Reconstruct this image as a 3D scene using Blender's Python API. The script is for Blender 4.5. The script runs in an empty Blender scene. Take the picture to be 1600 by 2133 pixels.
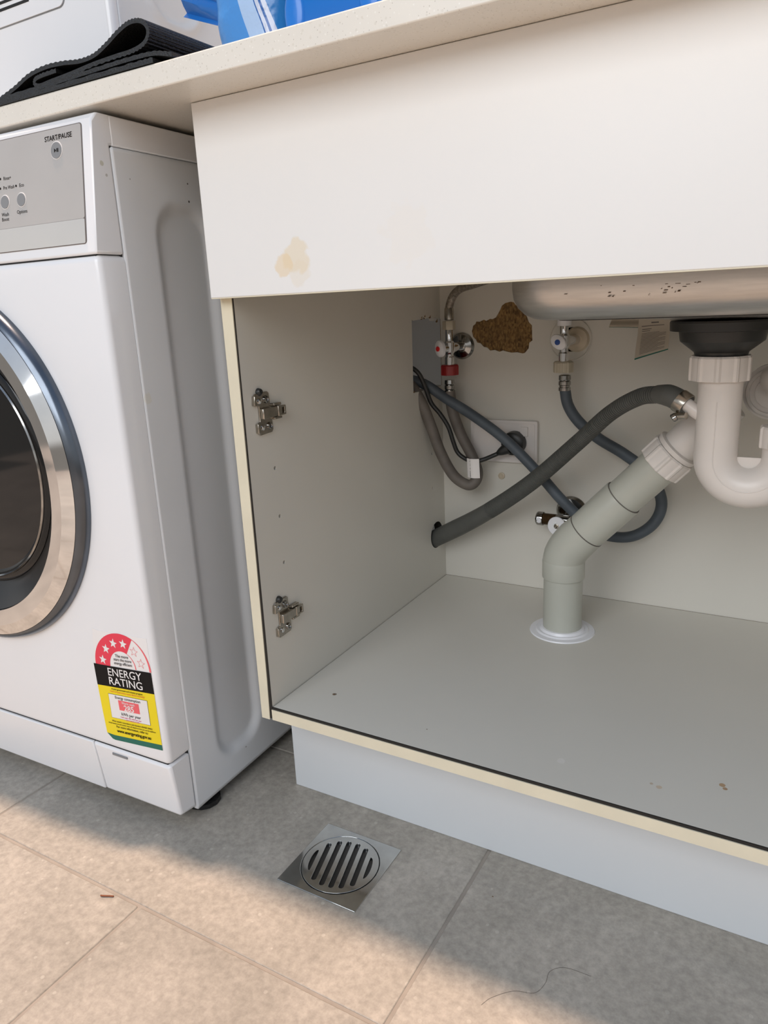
import bpy, math, random
from mathutils import Vector, Matrix, noise, geometry
random.seed(7)
PI = math.pi
S = bpy.context.scene
C = S.collection

# ------------------------------------------------------------------ camera
cd = bpy.data.cameras.new('camera')
cd.sensor_fit = 'HORIZONTAL'; cd.sensor_width = 36.0
cd.lens = 1541.416 / 1600 * 36.0
cd.clip_start = 0.01
cam = bpy.data.objects.new('camera', cd); C.objects.link(cam)
cam.location = (0.56693647, -0.63636887, 0.64061724)
cam.rotation_euler = tuple(math.radians(a) for a in (74.33814319, 2.55573848, 29.78276076))
S.camera = cam

# ------------------------------------------------------------------ world, light, exposure
W = bpy.data.worlds.new('daylight'); S.world = W; W.use_nodes = True
wt = W.node_tree; wt.nodes.clear()
wo = wt.nodes.new('ShaderNodeOutputWorld'); wb = wt.nodes.new('ShaderNodeBackground')
wr = wt.nodes.new('ShaderNodeValToRGB'); wc = wt.nodes.new('ShaderNodeTexCoord'); ws = wt.nodes.new('ShaderNodeSeparateXYZ')
wm = wt.nodes.new('ShaderNodeMapRange'); wm.inputs[1].default_value = -1; wm.inputs[2].default_value = 1
wt.links.new(wc.outputs['Generated'], ws.inputs[0]); wt.links.new(ws.outputs['Z'], wm.inputs[0])
wt.links.new(wm.outputs[0], wr.inputs[0]); wt.links.new(wr.outputs[0], wb.inputs[0]); wt.links.new(wb.outputs[0], wo.inputs[0])
cr = wr.color_ramp; cr.elements[0].position = 0.0; cr.elements[0].color = (.30, .27, .24, 1)
cr.elements[1].position = 1.0; cr.elements[1].color = (.42, .55, .78, 1)
for p, c in ((.49, (.34, .31, .28, 1)), (.51, (.95, .93, .90, 1)), (.62, (.86, .90, .95, 1)), (.78, (.55, .68, .90, 1))):
    e = cr.elements.new(p); e.color = c
wb.inputs[1].default_value = 0.68

def lamp(name, loc, target, size, power, color, shape='DISK', size_y=None):
    l = bpy.data.lights.new(name, 'AREA'); l.energy = power; l.color = color; l.shape = shape; l.size = size
    if size_y: l.size_y = size_y
    o = bpy.data.objects.new(name, l); C.objects.link(o); o.location = loc
    o.rotation_euler = (Vector(target) - Vector(loc)).to_track_quat('-Z', 'Y').to_euler()
    return o
# low warm sun let in from above the worktop
sl_ = bpy.data.lights.new('warm_sun', 'SUN'); sl_.energy = 3.8; sl_.color = (1.0, .71, .52); sl_.angle = math.radians(2.8)
so_ = bpy.data.objects.new('warm_sun', sl_); C.objects.link(so_); so_.location = (0, 0, 3)
so_.rotation_euler = Vector((0.10, -0.044, -1.0)).to_track_quat('-Z', 'Y').to_euler()
# daylight through the open doorway behind the photographer
lamp('doorway_daylight', (0.3, -2.6, 1.95), (0.3, 0.0, 0.70), 2.2, 42, (.98, .99, 1.0), 'RECTANGLE', 1.5)

S.view_settings.view_transform = 'Standard'; S.view_settings.look = 'None'
S.view_settings.gamma = 1; S.view_settings.use_curve_mapping = False
S.view_settings.exposure = 0.12

# ------------------------------------------------------------------ materials
def nodes(m): return m.node_tree.nodes, m.node_tree.links
def mat(name, col, rough=.5, metal=0.0, var=0.0, vscale=8.0, bump=0.0, bscale=60.0, coat=0.0, spec=None, var_col=None, aniso=0, stretch=None):
    m = bpy.data.materials.new(name); m.use_nodes = True
    N, L = nodes(m); b = N['Principled BSDF']
    b.inputs['Base Color'].default_value = (*col, 1); b.inputs['Roughness'].default_value = rough
    b.inputs['Metallic'].default_value = metal; b.inputs['Coat Weight'].default_value = coat
    if spec is not None: b.inputs['Specular IOR Level'].default_value = spec
    tc = N.new('ShaderNodeTexCoord'); src = tc.outputs['Object']
    if stretch:
        mp = N.new('ShaderNodeMapping'); mp.inputs['Scale'].default_value = stretch
        L.new(src, mp.inputs[0]); src = mp.outputs[0]
    n = N.new('ShaderNodeTexNoise'); n.inputs['Scale'].default_value = vscale; n.inputs['Detail'].default_value = 5
    L.new(src, n.inputs['Vector'])
    r = N.new('ShaderNodeMix'); r.data_type = 'RGBA'
    v = var if var else .02
    dark = var_col if var_col else tuple(c * (1 - v * 2) for c in col)
    r.inputs[6].default_value = (*dark, 1); r.inputs[7].default_value = (*col, 1)
    mr = N.new('ShaderNodeMapRange'); mr.inputs[1].default_value = .35; mr.inputs[2].default_value = .65
    L.new(n.outputs[0], mr.inputs[0]); L.new(mr.outputs[0], r.inputs[0]); L.new(r.outputs[2], b.inputs['Base Color'])
    if bump:
        n2 = N.new('ShaderNodeTexNoise'); n2.inputs['Scale'].default_value = bscale; n2.inputs['Detail'].default_value = 4
        L.new(src, n2.inputs['Vector'])
        bp = N.new('ShaderNodeBump'); bp.inputs['Strength'].default_value = bump; bp.inputs['Distance'].default_value = .002
        L.new(n2.outputs[0], bp.inputs['Height']); L.new(bp.outputs[0], b.inputs['Normal'])
    return m
def math_node(N, L, op, a, b_=None):
    k = N.new('ShaderNodeMath'); k.operation = op
    for i, x in enumerate((a, b_)):
        if x is None: continue
        if isinstance(x, (int, float)): k.inputs[i].default_value = x
        else: L.new(x, k.inputs[i])
    return k.outputs[0]

MM = {}
MM['melamine'] = mat('white_melamine', (.80, .79, .77), .32, var=.015, vscale=3)
MM['kick'] = mat('shaded_bluish_melamine', (.64, .66, .67), .35, var=.015, vscale=3)  # bluish melamine, darkened so the kickboard's shade sits in its colour
MM['inner'] = mat('cabinet_melamine', (.655, .63, .565), .42, var=.02, vscale=4)
MM['edging'] = mat('cream_edging', (.74, .68, .52), .45, var=.03, vscale=20)
MM['core'] = mat('shade_black_board', (.022, .018, .014), .9)  # near-black board tone carries the shade of the edging gap and holes
MM['washer'] = mat('white_enamel', (.80, .80, .81), .22, var=.01, vscale=5, coat=.3)
MM['washer_side'] = mat('white_painted_steel', (.72, .73, .74), .35, var=.02, vscale=6)
MM['gap'] = mat('dark_gap', (.02, .02, .02), .9)
MM['chrome'] = mat('chrome', (.80, .80, .80), .06, 1.0, var=.04, vscale=30)
MM['rim'] = mat('dull_chrome', (.15, .17, .20), .22, 1.0, var=.12, vscale=18)
MM['nickel'] = mat('nickel_steel', (.50, .46, .40), .24, 1.0, var=.12, vscale=120)
MM['steel'] = mat('brushed_steel', (.60, .575, .545), .34, 1.0, var=.05, vscale=30, stretch=(1, 1, 12))
MM['polish'] = mat('polished_drain_steel', (.55, .56, .55), .09, 1.0, var=.08, vscale=40)
MM['glass'] = mat('dark_door_glass', (.012, .012, .012), .05, spec=.35)
MM['bezel'] = mat('dark_bezel', (.012, .011, .010), .3)
MM['black'] = mat('black_plastic', (.02, .021, .02), .4, var=.1)
MM['blackrub'] = mat('black_rubber', (.012, .012, .012), .38, var=.2, vscale=200, bump=.5, bscale=500)
MM['pvcgrey'] = mat('grey_pvc', (.46, .465, .405), .30, var=.03, vscale=15)
MM['pvcwhite'] = mat('white_pvc', (.72, .675, .63), .33, var=.03, vscale=20)
MM['hosegrey'] = mat('ribbed_hose_plastic', (.095, .097, .088), .5, var=.06, vscale=40)
MM['hoseblue'] = mat('blue_grey_hose', (.085, .105, .125), .55, var=.12, vscale=30)
MM['hosebrown'] = mat('dusty_grey_hose', (.16, .14, .12), .6, var=.15, vscale=30)
MM['braid'] = mat('braided_hose', (.34, .30, .25), .45, .4, var=.25, vscale=300)
MM['beige'] = mat('beige_plastic', (.48, .43, .33), .4)
MM['red'] = mat('red_plastic', (.26, .012, .012), .35)
MM['white'] = mat('white_plastic', (.80, .80, .82), .3)
MM['reddot'] = mat('red_dot', (.7, .02, .02), .4)
MM['bluedot'] = mat('blue_dot', (.01, .06, .28), .4)
MM['brass'] = mat('brown_brass', (.10, .055, .02), .45, .6, var=.2, vscale=100)
MM['darkchrome'] = mat('dark_chrome', (.45, .44, .42), .12, 1.0, var=.2, vscale=60)  # darker chrome tint for rosettes, crimps and screws
MM['creamplate'] = mat('aged_cream_plastic', (.62, .53, .40), .4, var=.08, vscale=40)
MM['plate'] = mat('white_switch_plate', (.70, .66, .63), .35)
MM['paper'] = mat('aged_paper', (.55, .49, .40), .8)
MM['ink'] = mat('printed_ink', (.008, .007, .007), .6, spec=.15)
MM['greyink'] = mat('grey_ink', (.16, .14, .13), .7)
MM['green'] = mat('green_print', (.0, .13, .09), .45)
MM['yellow'] = mat('yellow_print', (.86, .67, .0), .4)
MM['labelwhite'] = mat('label_white', (.82, .79, .77), .4)
MM['labelred'] = mat('label_red', (.78, .035, .075), .4)
MM['labelpink'] = mat('label_pink', (.84, .12, .14), .4)
MM['orange'] = mat('orange_ink', (.80, .25, .03), .5)
MM['magenta'] = mat('magenta_ink', (.65, .12, .25), .5)
MM['panel'] = mat('silver_panel', (.50, .475, .45), .25, .25, var=.04, vscale=8)
MM['mirror'] = mat('mirror_strip', (.86, .80, .74), .04, .9)
MM['button'] = mat('grey_button', (.22, .225, .23), .35)
MM['binblue'] = mat('blue_bin_plastic', (.0, .17, .62), .28, coat=.2)
MM['twig'] = mat('brown_twig', (.20, .06, .02), .7)
MM['hair'] = mat('dark_hair', (.09, .07, .055), .5)
MM['grout'] = mat('brown_grout', (.34, .30, .255), .9, var=.08, vscale=30, bump=.4)
MM['wall'] = mat('painted_wall', (.70, .68, .64), .7, var=.02, bump=.1, bscale=200)
MM['dirt'] = mat('brown_grime', (.17, .10, .05), .8, var=.2, vscale=200)

def stone():
    m = mat('speckled_stone', (.77, .73, .655), .34, var=.02, vscale=12)
    N, L = nodes(m); b = N['Principled BSDF']; old = b.inputs['Base Color'].links[0].from_socket
    tc = N.new('ShaderNodeTexCoord')
    out = old
    for sc, th, col, keep in ((420, .10, (.55, .51, .44), .72), (230, .12, (.69, .65, .57), .6), (300, .10, (.83, .80, .73), .55)):
        v = N.new('ShaderNodeTexVoronoi'); v.inputs['Scale'].default_value = sc; L.new(tc.outputs['Object'], v.inputs['Vector'])
        near = math_node(N, L, 'LESS_THAN', v.outputs['Distance'], th * 2)
        sp = N.new('ShaderNodeSeparateColor'); L.new(v.outputs['Color'], sp.inputs[0])
        pick = math_node(N, L, 'GREATER_THAN', sp.outputs[0], keep)
        f = math_node(N, L, 'MULTIPLY', near, pick)
        x = N.new('ShaderNodeMix'); x.data_type = 'RGBA'; x.inputs[7].default_value = (*col, 1)
        L.new(f, x.inputs[0]); L.new(out, x.inputs[6]); out = x.outputs[2]
    L.new(out, b.inputs['Base Color']); return m
MM['stone'] = stone()

def tile_mat():
    m = bpy.data.materials.new('stone_look_tile'); m.use_nodes = True
    N, L = nodes(m); b = N['Principled BSDF']; b.inputs['Roughness'].default_value = .55
    g = N.new('ShaderNodeNewGeometry'); src = g.outputs['Position']
    n1 = N.new('ShaderNodeTexNoise'); n1.inputs['Scale'].default_value = 7; n1.inputs['Detail'].default_value = 8; n1.inputs['Roughness'].default_value = .65; n1.inputs['Distortion'].default_value = .8
    n2 = N.new('ShaderNodeTexNoise'); n2.inputs['Scale'].default_value = 110; n2.inputs['Detail'].default_value = 8; n2.inputs['Roughness'].default_value = .7
    n3 = N.new('ShaderNodeTexVoronoi'); n3.inputs['Scale'].default_value = 75
    for k in (n1, n2, n3): L.new(src, k.inputs['Vector'])
    oi = N.new('ShaderNodeObjectInfo')
    r1 = N.new('ShaderNodeValToRGB'); r1.color_ramp.elements[0].position = .34; r1.color_ramp.elements[0].color = (.315, .288, .245, 1)
    r1.color_ramp.elements[1].position = .66; r1.color_ramp.elements[1].color = (.43, .39, .335, 1)
    L.new(n1.outputs[0], r1.inputs[0])
    r2 = N.new('ShaderNodeValToRGB'); r2.color_ramp.elements[0].position = .36; r2.color_ramp.elements[0].color = (.80, .80, .80, 1)
    r2.color_ramp.elements[1].position = .64; r2.color_ramp.elements[1].color = (1.12, 1.12, 1.12, 1)
    L.new(n2.outputs[0], r2.inputs[0])
    x = N.new('ShaderNodeMix'); x.data_type = 'RGBA'; x.blend_type = 'MULTIPLY'; x.inputs[0].default_value = 1
    L.new(r1.outputs[0], x.inputs[6]); L.new(r2.outputs[0], x.inputs[7])
    # pale flecks
    near = math_node(N, L, 'LESS_THAN', n3.outputs['Distance'], .16)
    sp = N.new('ShaderNodeSeparateColor'); L.new(n3.outputs['Color'], sp.inputs[0])
    pick = math_node(N, L, 'GREATER_THAN', sp.outputs[0], .8)
    f = math_node(N, L, 'MULTIPLY', math_node(N, L, 'MULTIPLY', near, pick), .25)
    y = N.new('ShaderNodeMix'); y.data_type = 'RGBA'; y.inputs[7].default_value = (.66, .62, .54, 1)
    L.new(f, y.inputs[0]); L.new(x.outputs[2], y.inputs[6])
    hv = N.new('ShaderNodeHueSaturation'); L.new(y.outputs[2], hv.inputs['Color'])
    mr = N.new('ShaderNodeMapRange'); mr.inputs[3].default_value = .95; mr.inputs[4].default_value = 1.05
    L.new(oi.outputs['Random'], mr.inputs[0]); L.new(mr.outputs[0], hv.inputs['Value'])
    L.new(hv.outputs[0], b.inputs['Base Color'])
    bp = N.new('ShaderNodeBump'); bp.inputs['Strength'].default_value = .35; bp.inputs['Distance'].default_value = .0012
    L.new(n2.outputs[0], bp.inputs['Height']); L.new(bp.outputs[0], b.inputs['Normal'])
    return m
MM['tile'] = tile_mat()

def chipboard():
    m = mat('bare_chipboard', (.27, .155, .05), .9, var=.3, vscale=60, bump=1.0, bscale=180)
    N, L = nodes(m); b = N['Principled BSDF']; old = b.inputs['Base Color'].links[0].from_socket
    tc = N.new('ShaderNodeTexCoord'); v = N.new('ShaderNodeTexVoronoi'); v.inputs['Scale'].default_value = 420
    mp = N.new('ShaderNodeMapping'); mp.inputs['Scale'].default_value = (1, 1, .55); mp.inputs['Rotation'].default_value = (0, .6, 0)
    L.new(tc.outputs['Object'], mp.inputs[0]); L.new(mp.outputs[0], v.inputs['Vector'])
    r = N.new('ShaderNodeValToRGB'); r.color_ramp.elements[0].color = (.06, .028, .008, 1); r.color_ramp.elements[1].color = (.36, .22, .085, 1)
    sp = N.new('ShaderNodeSeparateColor'); L.new(v.outputs['Color'], sp.inputs[0]); L.new(sp.outputs[1], r.inputs[0])
    x = N.new('ShaderNodeMix'); x.data_type = 'RGBA'; x.inputs[0].default_value = .6
    L.new(old, x.inputs[6]); L.new(r.outputs[0], x.inputs[7]); L.new(x.outputs[2], b.inputs['Base Color'])
    return m
MM['chip'] = chipboard()

def stained(base, name, spots):
    """melamine with old marks: spots = (centre, radius, colour, strength)"""
    m = base.copy(); m.name = name
    N, L = nodes(m); b = N['Principled BSDF']; out = b.inputs['Base Color'].links[0].from_socket
    g = N.new('ShaderNodeNewGeometry')
    n = N.new('ShaderNodeTexNoise'); n.inputs['Scale'].default_value = 70; n.inputs['Detail'].default_value = 5; L.new(g.outputs['Position'], n.inputs['Vector'])
    for c, rad, col, st in spots:
        d = N.new('ShaderNodeVectorMath'); d.operation = 'DISTANCE'; d.inputs[1].default_value = c; L.new(g.outputs['Position'], d.inputs[0])
        q = math_node(N, L, 'DIVIDE', d.outputs['Value'], rad)
        q = math_node(N, L, 'ADD', q, math_node(N, L, 'MULTIPLY', math_node(N, L, 'SUBTRACT', n.outputs[0], .5), 1.6))
        mr = N.new('ShaderNodeMapRange'); mr.inputs[1].default_value = 1.05; mr.inputs[2].default_value = .85
        mr.inputs[3].default_value = 0; mr.inputs[4].default_value = st; L.new(q, mr.inputs[0])
        x = N.new('ShaderNodeMix'); x.data_type = 'RGBA'; x.inputs[7].default_value = (*col, 1)
        L.new(mr.outputs[0], x.inputs[0]); L.new(out, x.inputs[6]); out = x.outputs[2]
    L.new(out, b.inputs['Base Color']); return m
MM['fascia'] = stained(MM['melamine'], 'stained_white_melamine', [
    ((.116, -.016, .690), .017, (.74, .62, .42), .55), ((.101, -.016, .683), .011, (.76, .60, .38), .6),
    ((.118, -.016, .672), .013, (.74, .64, .48), .3), ((.24, -.016, .70), .026, (.80, .76, .70), .35)])
MM['washer_side'] = stained(MM['washer_side'], 'chipped_painted_steel', [
    ((-.0827, .054, .7653), .0018, (.03, .025, .02), .95), ((-.0827, .0548, .7844), .0012, (.08, .07, .06), .9), ((-.0804, -.0329, .7797), .0011, (.2, .18, .16), .8),
    ((-.0800, -.0494, .5514), .0070, (.66, .62, .48), .35), ((-.0826, .0508, .0475), .0012, (.2, .18, .16), .8)])
MM['washer_marked'] = stained(MM['washer'], 'marked_white_enamel', [
    ((-.0799, -.0677, .7906), .0032, (.50, .48, .36), .7), ((-.0799, -.0635, .7799), .0018, (.40, .38, .33), .7)])
MM['base'] = stained(MM['inner'], 'marked_melamine_base', [
    ((.525, .078, .1617), .0030, (.40, .22, .08), .8), ((.528, .073, .1617), .0022, (.35, .18, .06), .8),
    ((.470, .047, .1617), .0030, (.50, .34, .18), .5), ((.462, .050, .1617), .002, (.4, .25, .12), .5),
    ((.070, .061, .1617), .0024, (.12, .08, .05), .9), ((.37, .048, .1617), .005, (.75, .72, .68), .5)])

# ------------------------------------------------------------------ mesh helpers
class M:
    def __init__(s): s.v = []; s.f = []; s.mi = []; s.cur = 0
    def add(s, vs, fs):
        o = len(s.v); s.v += [tuple(p) for p in vs]
        s.f += [tuple(i + o for i in f) for f in fs]; s.mi += [s.cur] * len(fs); return s
    def box(s, x0, x1, y0, y1, z0, z1):
        return s.add([(x0,y0,z0),(x1,y0,z0),(x1,y1,z0),(x0,y1,z0),(x0,y0,z1),(x1,y0,z1),(x1,y1,z1),(x0,y1,z1)],
                     [(0,3,2,1),(4,5,6,7),(0,1,5,4),(1,2,6,5),(2,3,7,6),(3,0,4,7)])
    def tube(s, path, r, n=16, cap=True):
        P = [Vector(p) for p in path]; k = len(P)
        R_ = r if isinstance(r, (list, tuple)) else [r] * k
        T = [(P[min(i+1, k-1)] - P[max(i-1, 0)]).normalized() for i in range(k)]
        t = T[0]; a = Vector((0,0,1)) if abs(t.z) < .9 else Vector((1,0,0))
        u = t.cross(a).normalized(); vs = []
        for i in range(k):
            u = (u - T[i] * u.dot(T[i])).normalized(); w = T[i].cross(u)
            for j in range(n):
                an = 2*PI*j/n; vs.append(P[i] + (u*math.cos(an) + w*math.sin(an)) * R_[i])
        fs = [(i*n+j, i*n+(j+1)%n, (i+1)*n+(j+1)%n, (i+1)*n+j) for i in range(k-1) for j in range(n)]
        if cap: fs += [tuple(range(n-1, -1, -1)), tuple((k-1)*n + j for j in range(n))]
        return s.add(vs, fs)
    def lathe(s, prof, origin, axis, n=32, star=None, closed=False):
        """prof: (radius, distance along axis)"""
        o = Vector(origin); ax = Vector(axis).normalized(); a = Vector((0,0,1)) if abs(ax.z) < .9 else Vector((1,0,0))
        u = ax.cross(a).normalized(); w = ax.cross(u); vs = []
        for r, d in prof:
            for j in range(n):
                an = 2*PI*j/n; rr = r * (star(j, r) if star else 1)
                vs.append(o + ax*d + (u*math.cos(an) + w*math.sin(an))*rr)
        k = len(prof)
        fs = [(i*n+j, (i+1)*n+j, (i+1)*n+(j+1)%n, i*n+(j+1)%n) for i in range(k-1) for j in range(n)]
        if closed: fs += [((k-1)*n+j, j, (j+1)%n, (k-1)*n+(j+1)%n) for j in range(n)]
        else:
            if prof[0][0] > 1e-5: fs.append(tuple(range(n)))
            if prof[-1][0] > 1e-5: fs.append(tuple((k-1)*n + j for j in range(n-1, -1, -1)))
        return s.add(vs, fs)
    def plate(s, outer, holes, fn, t0, t1):
        """flat plate with real holes; fn(a, b, t) -> xyz"""
        loops = [outer] + list(holes)
        flat = [p for l in loops for p in l]
        tris = geometry.tessellate_polygon([[Vector((p[0], p[1], 0)) for p in l] for l in loops])
        m = len(flat)
        vs = [fn(p[0], p[1], t0) for p in flat] + [fn(p[0], p[1], t1) for p in flat]
        fs = [tuple(t) for t in tris] + [tuple(i + m for i in reversed(t)) for t in tris]
        b = 0
        for l in loops:
            k = len(l); fs += [(b+i, b+(i+1)%k, b+(i+1)%k+m, b+i+m) for i in range(k)]; b += k
        return s.add(vs, fs)
    def prism(s, poly, fn, t0, t1): return s.plate(poly, [], fn, t0, t1)

def obj(name, m, material, parent=None, bevel=0, smooth=35, local=False, seg=2, recalc=True):
    me = bpy.data.meshes.new(name)
    if parent is not None:
        off = Vector((0,0,0)) if local else world_loc(parent)
        org = Vector((0,0,0))
    else:
        xs = [p[0] for p in m.v]; ys = [p[1] for p in m.v]; zs = [p[2] for p in m.v]
        off = Vector(((min(xs)+max(xs))/2, (min(ys)+max(ys))/2, min(zs))); org = off
    me.from_pydata([tuple(Vector(p) - off) for p in m.v], [], m.f)
    mats = material if isinstance(material, (list, tuple)) else [material]
    for q in mats: me.materials.append(MM[q] if isinstance(q, str) else q)
    for p, i in zip(me.polygons, m.mi): p.material_index = i
    if recalc:
        import bmesh
        bm = bmesh.new(); bm.from_mesh(me); bmesh.ops.recalc_face_normals(bm, faces=bm.faces[:]); bm.to_mesh(me); bm.free()
    me.update()
    if smooth:
        me.shade_smooth(); me.set_sharp_from_angle(angle=math.radians(smooth))
    o = bpy.data.objects.new(name, me); C.objects.link(o)
    if parent is not None: o.parent = parent
    else: o.location = org
    if bevel:
        b = o.modifiers.new('bevel', 'BEVEL'); b.width = bevel; b.segments = seg; b.limit_method = 'ANGLE'; b.angle_limit = math.radians(40)
        b.harden_normals = False
    return o
def world_loc(o):
    v = Vector((0,0,0))
    while o is not None: v += o.location; o = o.parent
    return v
def thing(name, label, cat, loc, rotz=0, group=None):
    o = bpy.data.objects.new(name, None); C.objects.link(o); o.location = loc; o.rotation_euler = (0, 0, rotz)
    o.empty_display_size = .05
    o['label'] = label; o['category'] = cat
    if group: o['group'] = group
    return o
def tag(o, label, cat, group=None):
    o['label'] = label; o['category'] = cat
    if group: o['group'] = group
    return o
def struct(o): o['kind'] = 'structure'; return o
def spline(pts, n=10):
    P = [Vector(p) for p in pts]; P = [P[0]*2 - P[1]] + P + [P[-1]*2 - P[-2]]; out = []
    for i in range(1, len(P)-2):
        a, b, c, d = P[i-1:i+3]
        for k in range(n):
            t = k/n; out.append(.5*((2*b) + (c-a)*t + (2*a-5*b+4*c-d)*t*t + (3*b-a-3*c+d)*t**3))
    out.append(P[-2]); return out
def circle(cx, cy, r, n=24): return [(cx + r*math.cos(2*PI*i/n), cy + r*math.sin(2*PI*i/n)) for i in range(n)]
def rrect(x0, x1, y0, y1, r, n=6):
    out = []
    for cx, cy, a0 in ((x1-r, y1-r, 0), (x0+r, y1-r, 90), (x0+r, y0+r, 180), (x1-r, y0+r, 270)):
        for i in range(n+1):
            a = math.radians(a0 + 90*i/n); out.append((cx + r*math.cos(a), cy + r*math.sin(a)))
    return out
FX = lambda a, b, t: (t, a, b)        # plane seen along x: (y, z)
FY = lambda a, b, t: (a, t, b)        # plane seen along y: (x, z)
FZ = lambda a, b, t: (a, b, t)
def textmesh(s, size, fn, align='CENTER', squeeze=1.0, bold=0.0, thick=.0, spacing=1.0):
    """lettering as a flat mesh laid on a surface by fn(a, b)"""
    cu = bpy.data.curves.new('lettering', 'FONT'); cu.body = s; cu.size = size; cu.align_x = align; cu.offset = bold
    cu.space_line = spacing; cu.resolution_u = 3
    o = bpy.data.objects.new('lettering', cu); C.objects.link(o)
    dg = bpy.context.evaluated_depsgraph_get(); dg.update()
    me = bpy.data.meshes.new_from_object(o.evaluated_get(dg))
    m = M(); m.add([fn(v.co.x * squeeze, v.co.y) for v in me.vertices], [tuple(p.vertices) for p in me.polygons])
    bpy.data.objects.remove(o); bpy.data.meshes.remove(me); return m
def merge(*ms):
    r = M()
    for q in ms: r.add(q.v, q.f)
    return r

# ------------------------------------------------------------------ setting
D = .5125; T = .016; ZB = .1617; XR = .90
fl = struct(obj('floor', M().plate([(-2.3, -3.6), (2.9, -3.6), (2.9, .62), (-2.3, .62)], [circle(.1311, -.0373, .047, 40)], FZ, -.05, -.0012), 'grout', smooth=0))
def tile_mesh(hole=None):
    m = M(); 
    outer = rrect(-.3045, .3045, -.1555, .1555, .0012, 1)
    m.plate(outer, [hole] if hole else [], FZ, -.009, 0.0)
    return m
base_tile = None
for r in range(-11, 2):
    yc = -.193 + .1575 + .315*r          # row centre
    xo = .2795 - .3065 + (0 if r % 2 == 0 else .3065 - .0095)
    for q in range(-4, 5):
        xc = xo + .613*q
        if abs(xc) > 2.3 + .3 and xc < 0: continue
        special = (r == 0 and q == 0)
        if special:
            t = obj('tile', tile_mesh(rrect(.079-xc, .183-xc, -.0895-yc, .015-yc, .001, 1)), 'tile', fl, local=True, bevel=.0009, seg=1, smooth=0)
            t.location = Vector((xc, yc, 0)) - fl.location
        elif base_tile is None:
            t = base_tile = obj('tile', tile_mesh(), 'tile', fl, local=True, bevel=.0009, seg=1, smooth=0)
            t.location = Vector((xc, yc, 0)) - fl.location
        else:
            t = base_tile.copy(); C.objects.link(t); t.location = Vector((xc, yc, 0)) - fl.location
if True:
    struct(obj('wall_back', M().box(-2.3, 2.9, .62, .72, -.05, 2.5), 'wall'))

# ------------------------------------------------------------------ base cabinet
cab = thing('base_cabinet', 'white melamine sink cabinet standing open, doors missing, beside the washing machine', 'cabinet', (.45, .25, 0))
holes = [circle(.4785, .2475, .0235, 32)]
for y, z in ((.0471, .4582), (.0484, .398), (.0491, .3382), (.4678, .3943), (.466, .3345)):
    holes.append(circle(y, z, .0024, 10))
notch = [(D, .5045), (.506, .503), (.409, .5035), (.4095, .4985), (.4085, .4985), (.4085, .530), (.4105, .617), (.4145, .6145), (.440, .6155), (.452, .6185), (.458, .6155), (.468, .6175), (.480, .6185), (.486, .6155), (.492, .617), (.50, .6150), (.503, .611), (.506, .6145), (D, .6135)]
outer = [(.001, ZB-T), (D, ZB-T)] + notch + [(D, .8425), (.001, .8425)]
obj('side_panel', M().plate(outer, holes, FX, 0, T), 'inner', cab, smooth=0)
for y, z in ((.0471, .4582), (.0484, .398), (.0491, .3382), (.4678, .3943), (.466, .3345)):
    obj('pin_hole_backing', M().box(.004, .008, y-.0038, y+.0038, z-.0038, z+.0038), 'core', cab, smooth=0)  # dark backing added so the open holes read as shaded inside
obj('hole_lining', M().lathe([(.0232, .0003), (.0232, T-.0003), (.0236, T-.0003), (.0236, .0003)], (0, .4785, .2475), (1, 0, 0), 32, closed=True), 'core', cab)['label'] = 'raw edge of the hose hole, shade put into its colour'  # cut edge blackened to stand in for shade inside the hole
rag = M()
for y, z, h in ((.444, .6165, .0035), (.455, .617, .005), (.474, .6175, .003), (.499, .610, .004), (.4095, .503, .004)):
    rag.add([(.0155, y-.004, z), (.0155, y+.004, z-.001), (.0168, y+.001, z+h), (.0145, y, z-.002)], [(0,1,2), (0,2,3), (1,3,2), (0,3,1)])
g = obj('torn_edge', rag, 'chip', cab, smooth=0); g['kind'] = 'stuff'; g['label'] = 'ragged brown chipboard splinters on the cut-out'
obj('side_panel', M().box(XR-T, XR, .001, D, ZB-T, .8425), 'inner', cab)
obj('base_panel', M().box(T+.0011, XR-T, .002, D-.0011, ZB-T, ZB), 'base', cab)
obj('board_edge', M().box(.0002, .0162, 0, .0012, ZB-T, .8425).box(T, XR-T, .0, .0021, ZB-T+.0002, ZB-.0001), 'core', cab, smooth=0)['label'] = 'exposed board edge behind the edging, blackened as a shadow gap'  # real board edge, the gap's shade painted into its black
# edging strips; the left one is peeling towards the bottom
m = M(); vs = []
zz = [ZB-T-.0012, .20, .35, .52, .70, .8425]; xr = [.0122, .0134, .0144, .0150, .0156, .0158]
for z, x in zip(zz, xr): vs += [(0, -.0014, z), (x, -.0014, z), (0, -.0002, z), (x, -.0002, z)]
fs = [(0,1,3,2)]
for i in range(5):
    a = i*4; b = a+4; fs += [(a,b,b+1,a+1), (a+2,a+3,b+3,b+2), (a,a+2,b+2,b), (a+1,b+1,b+3,a+3)]
fs.append((20,22,23,21)); m.add(vs, fs)
obj('edging_strip', m, 'edging', cab, smooth=0)['label'] = 'cream edging strip peeling from the side panel'
obj('edging_strip', M().box(.0165, XR-T, -.0014, -.0002, ZB-T-.0006, ZB-.0026), 'edging', cab)['label'] = 'cream edging strip along the base panel'
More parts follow.
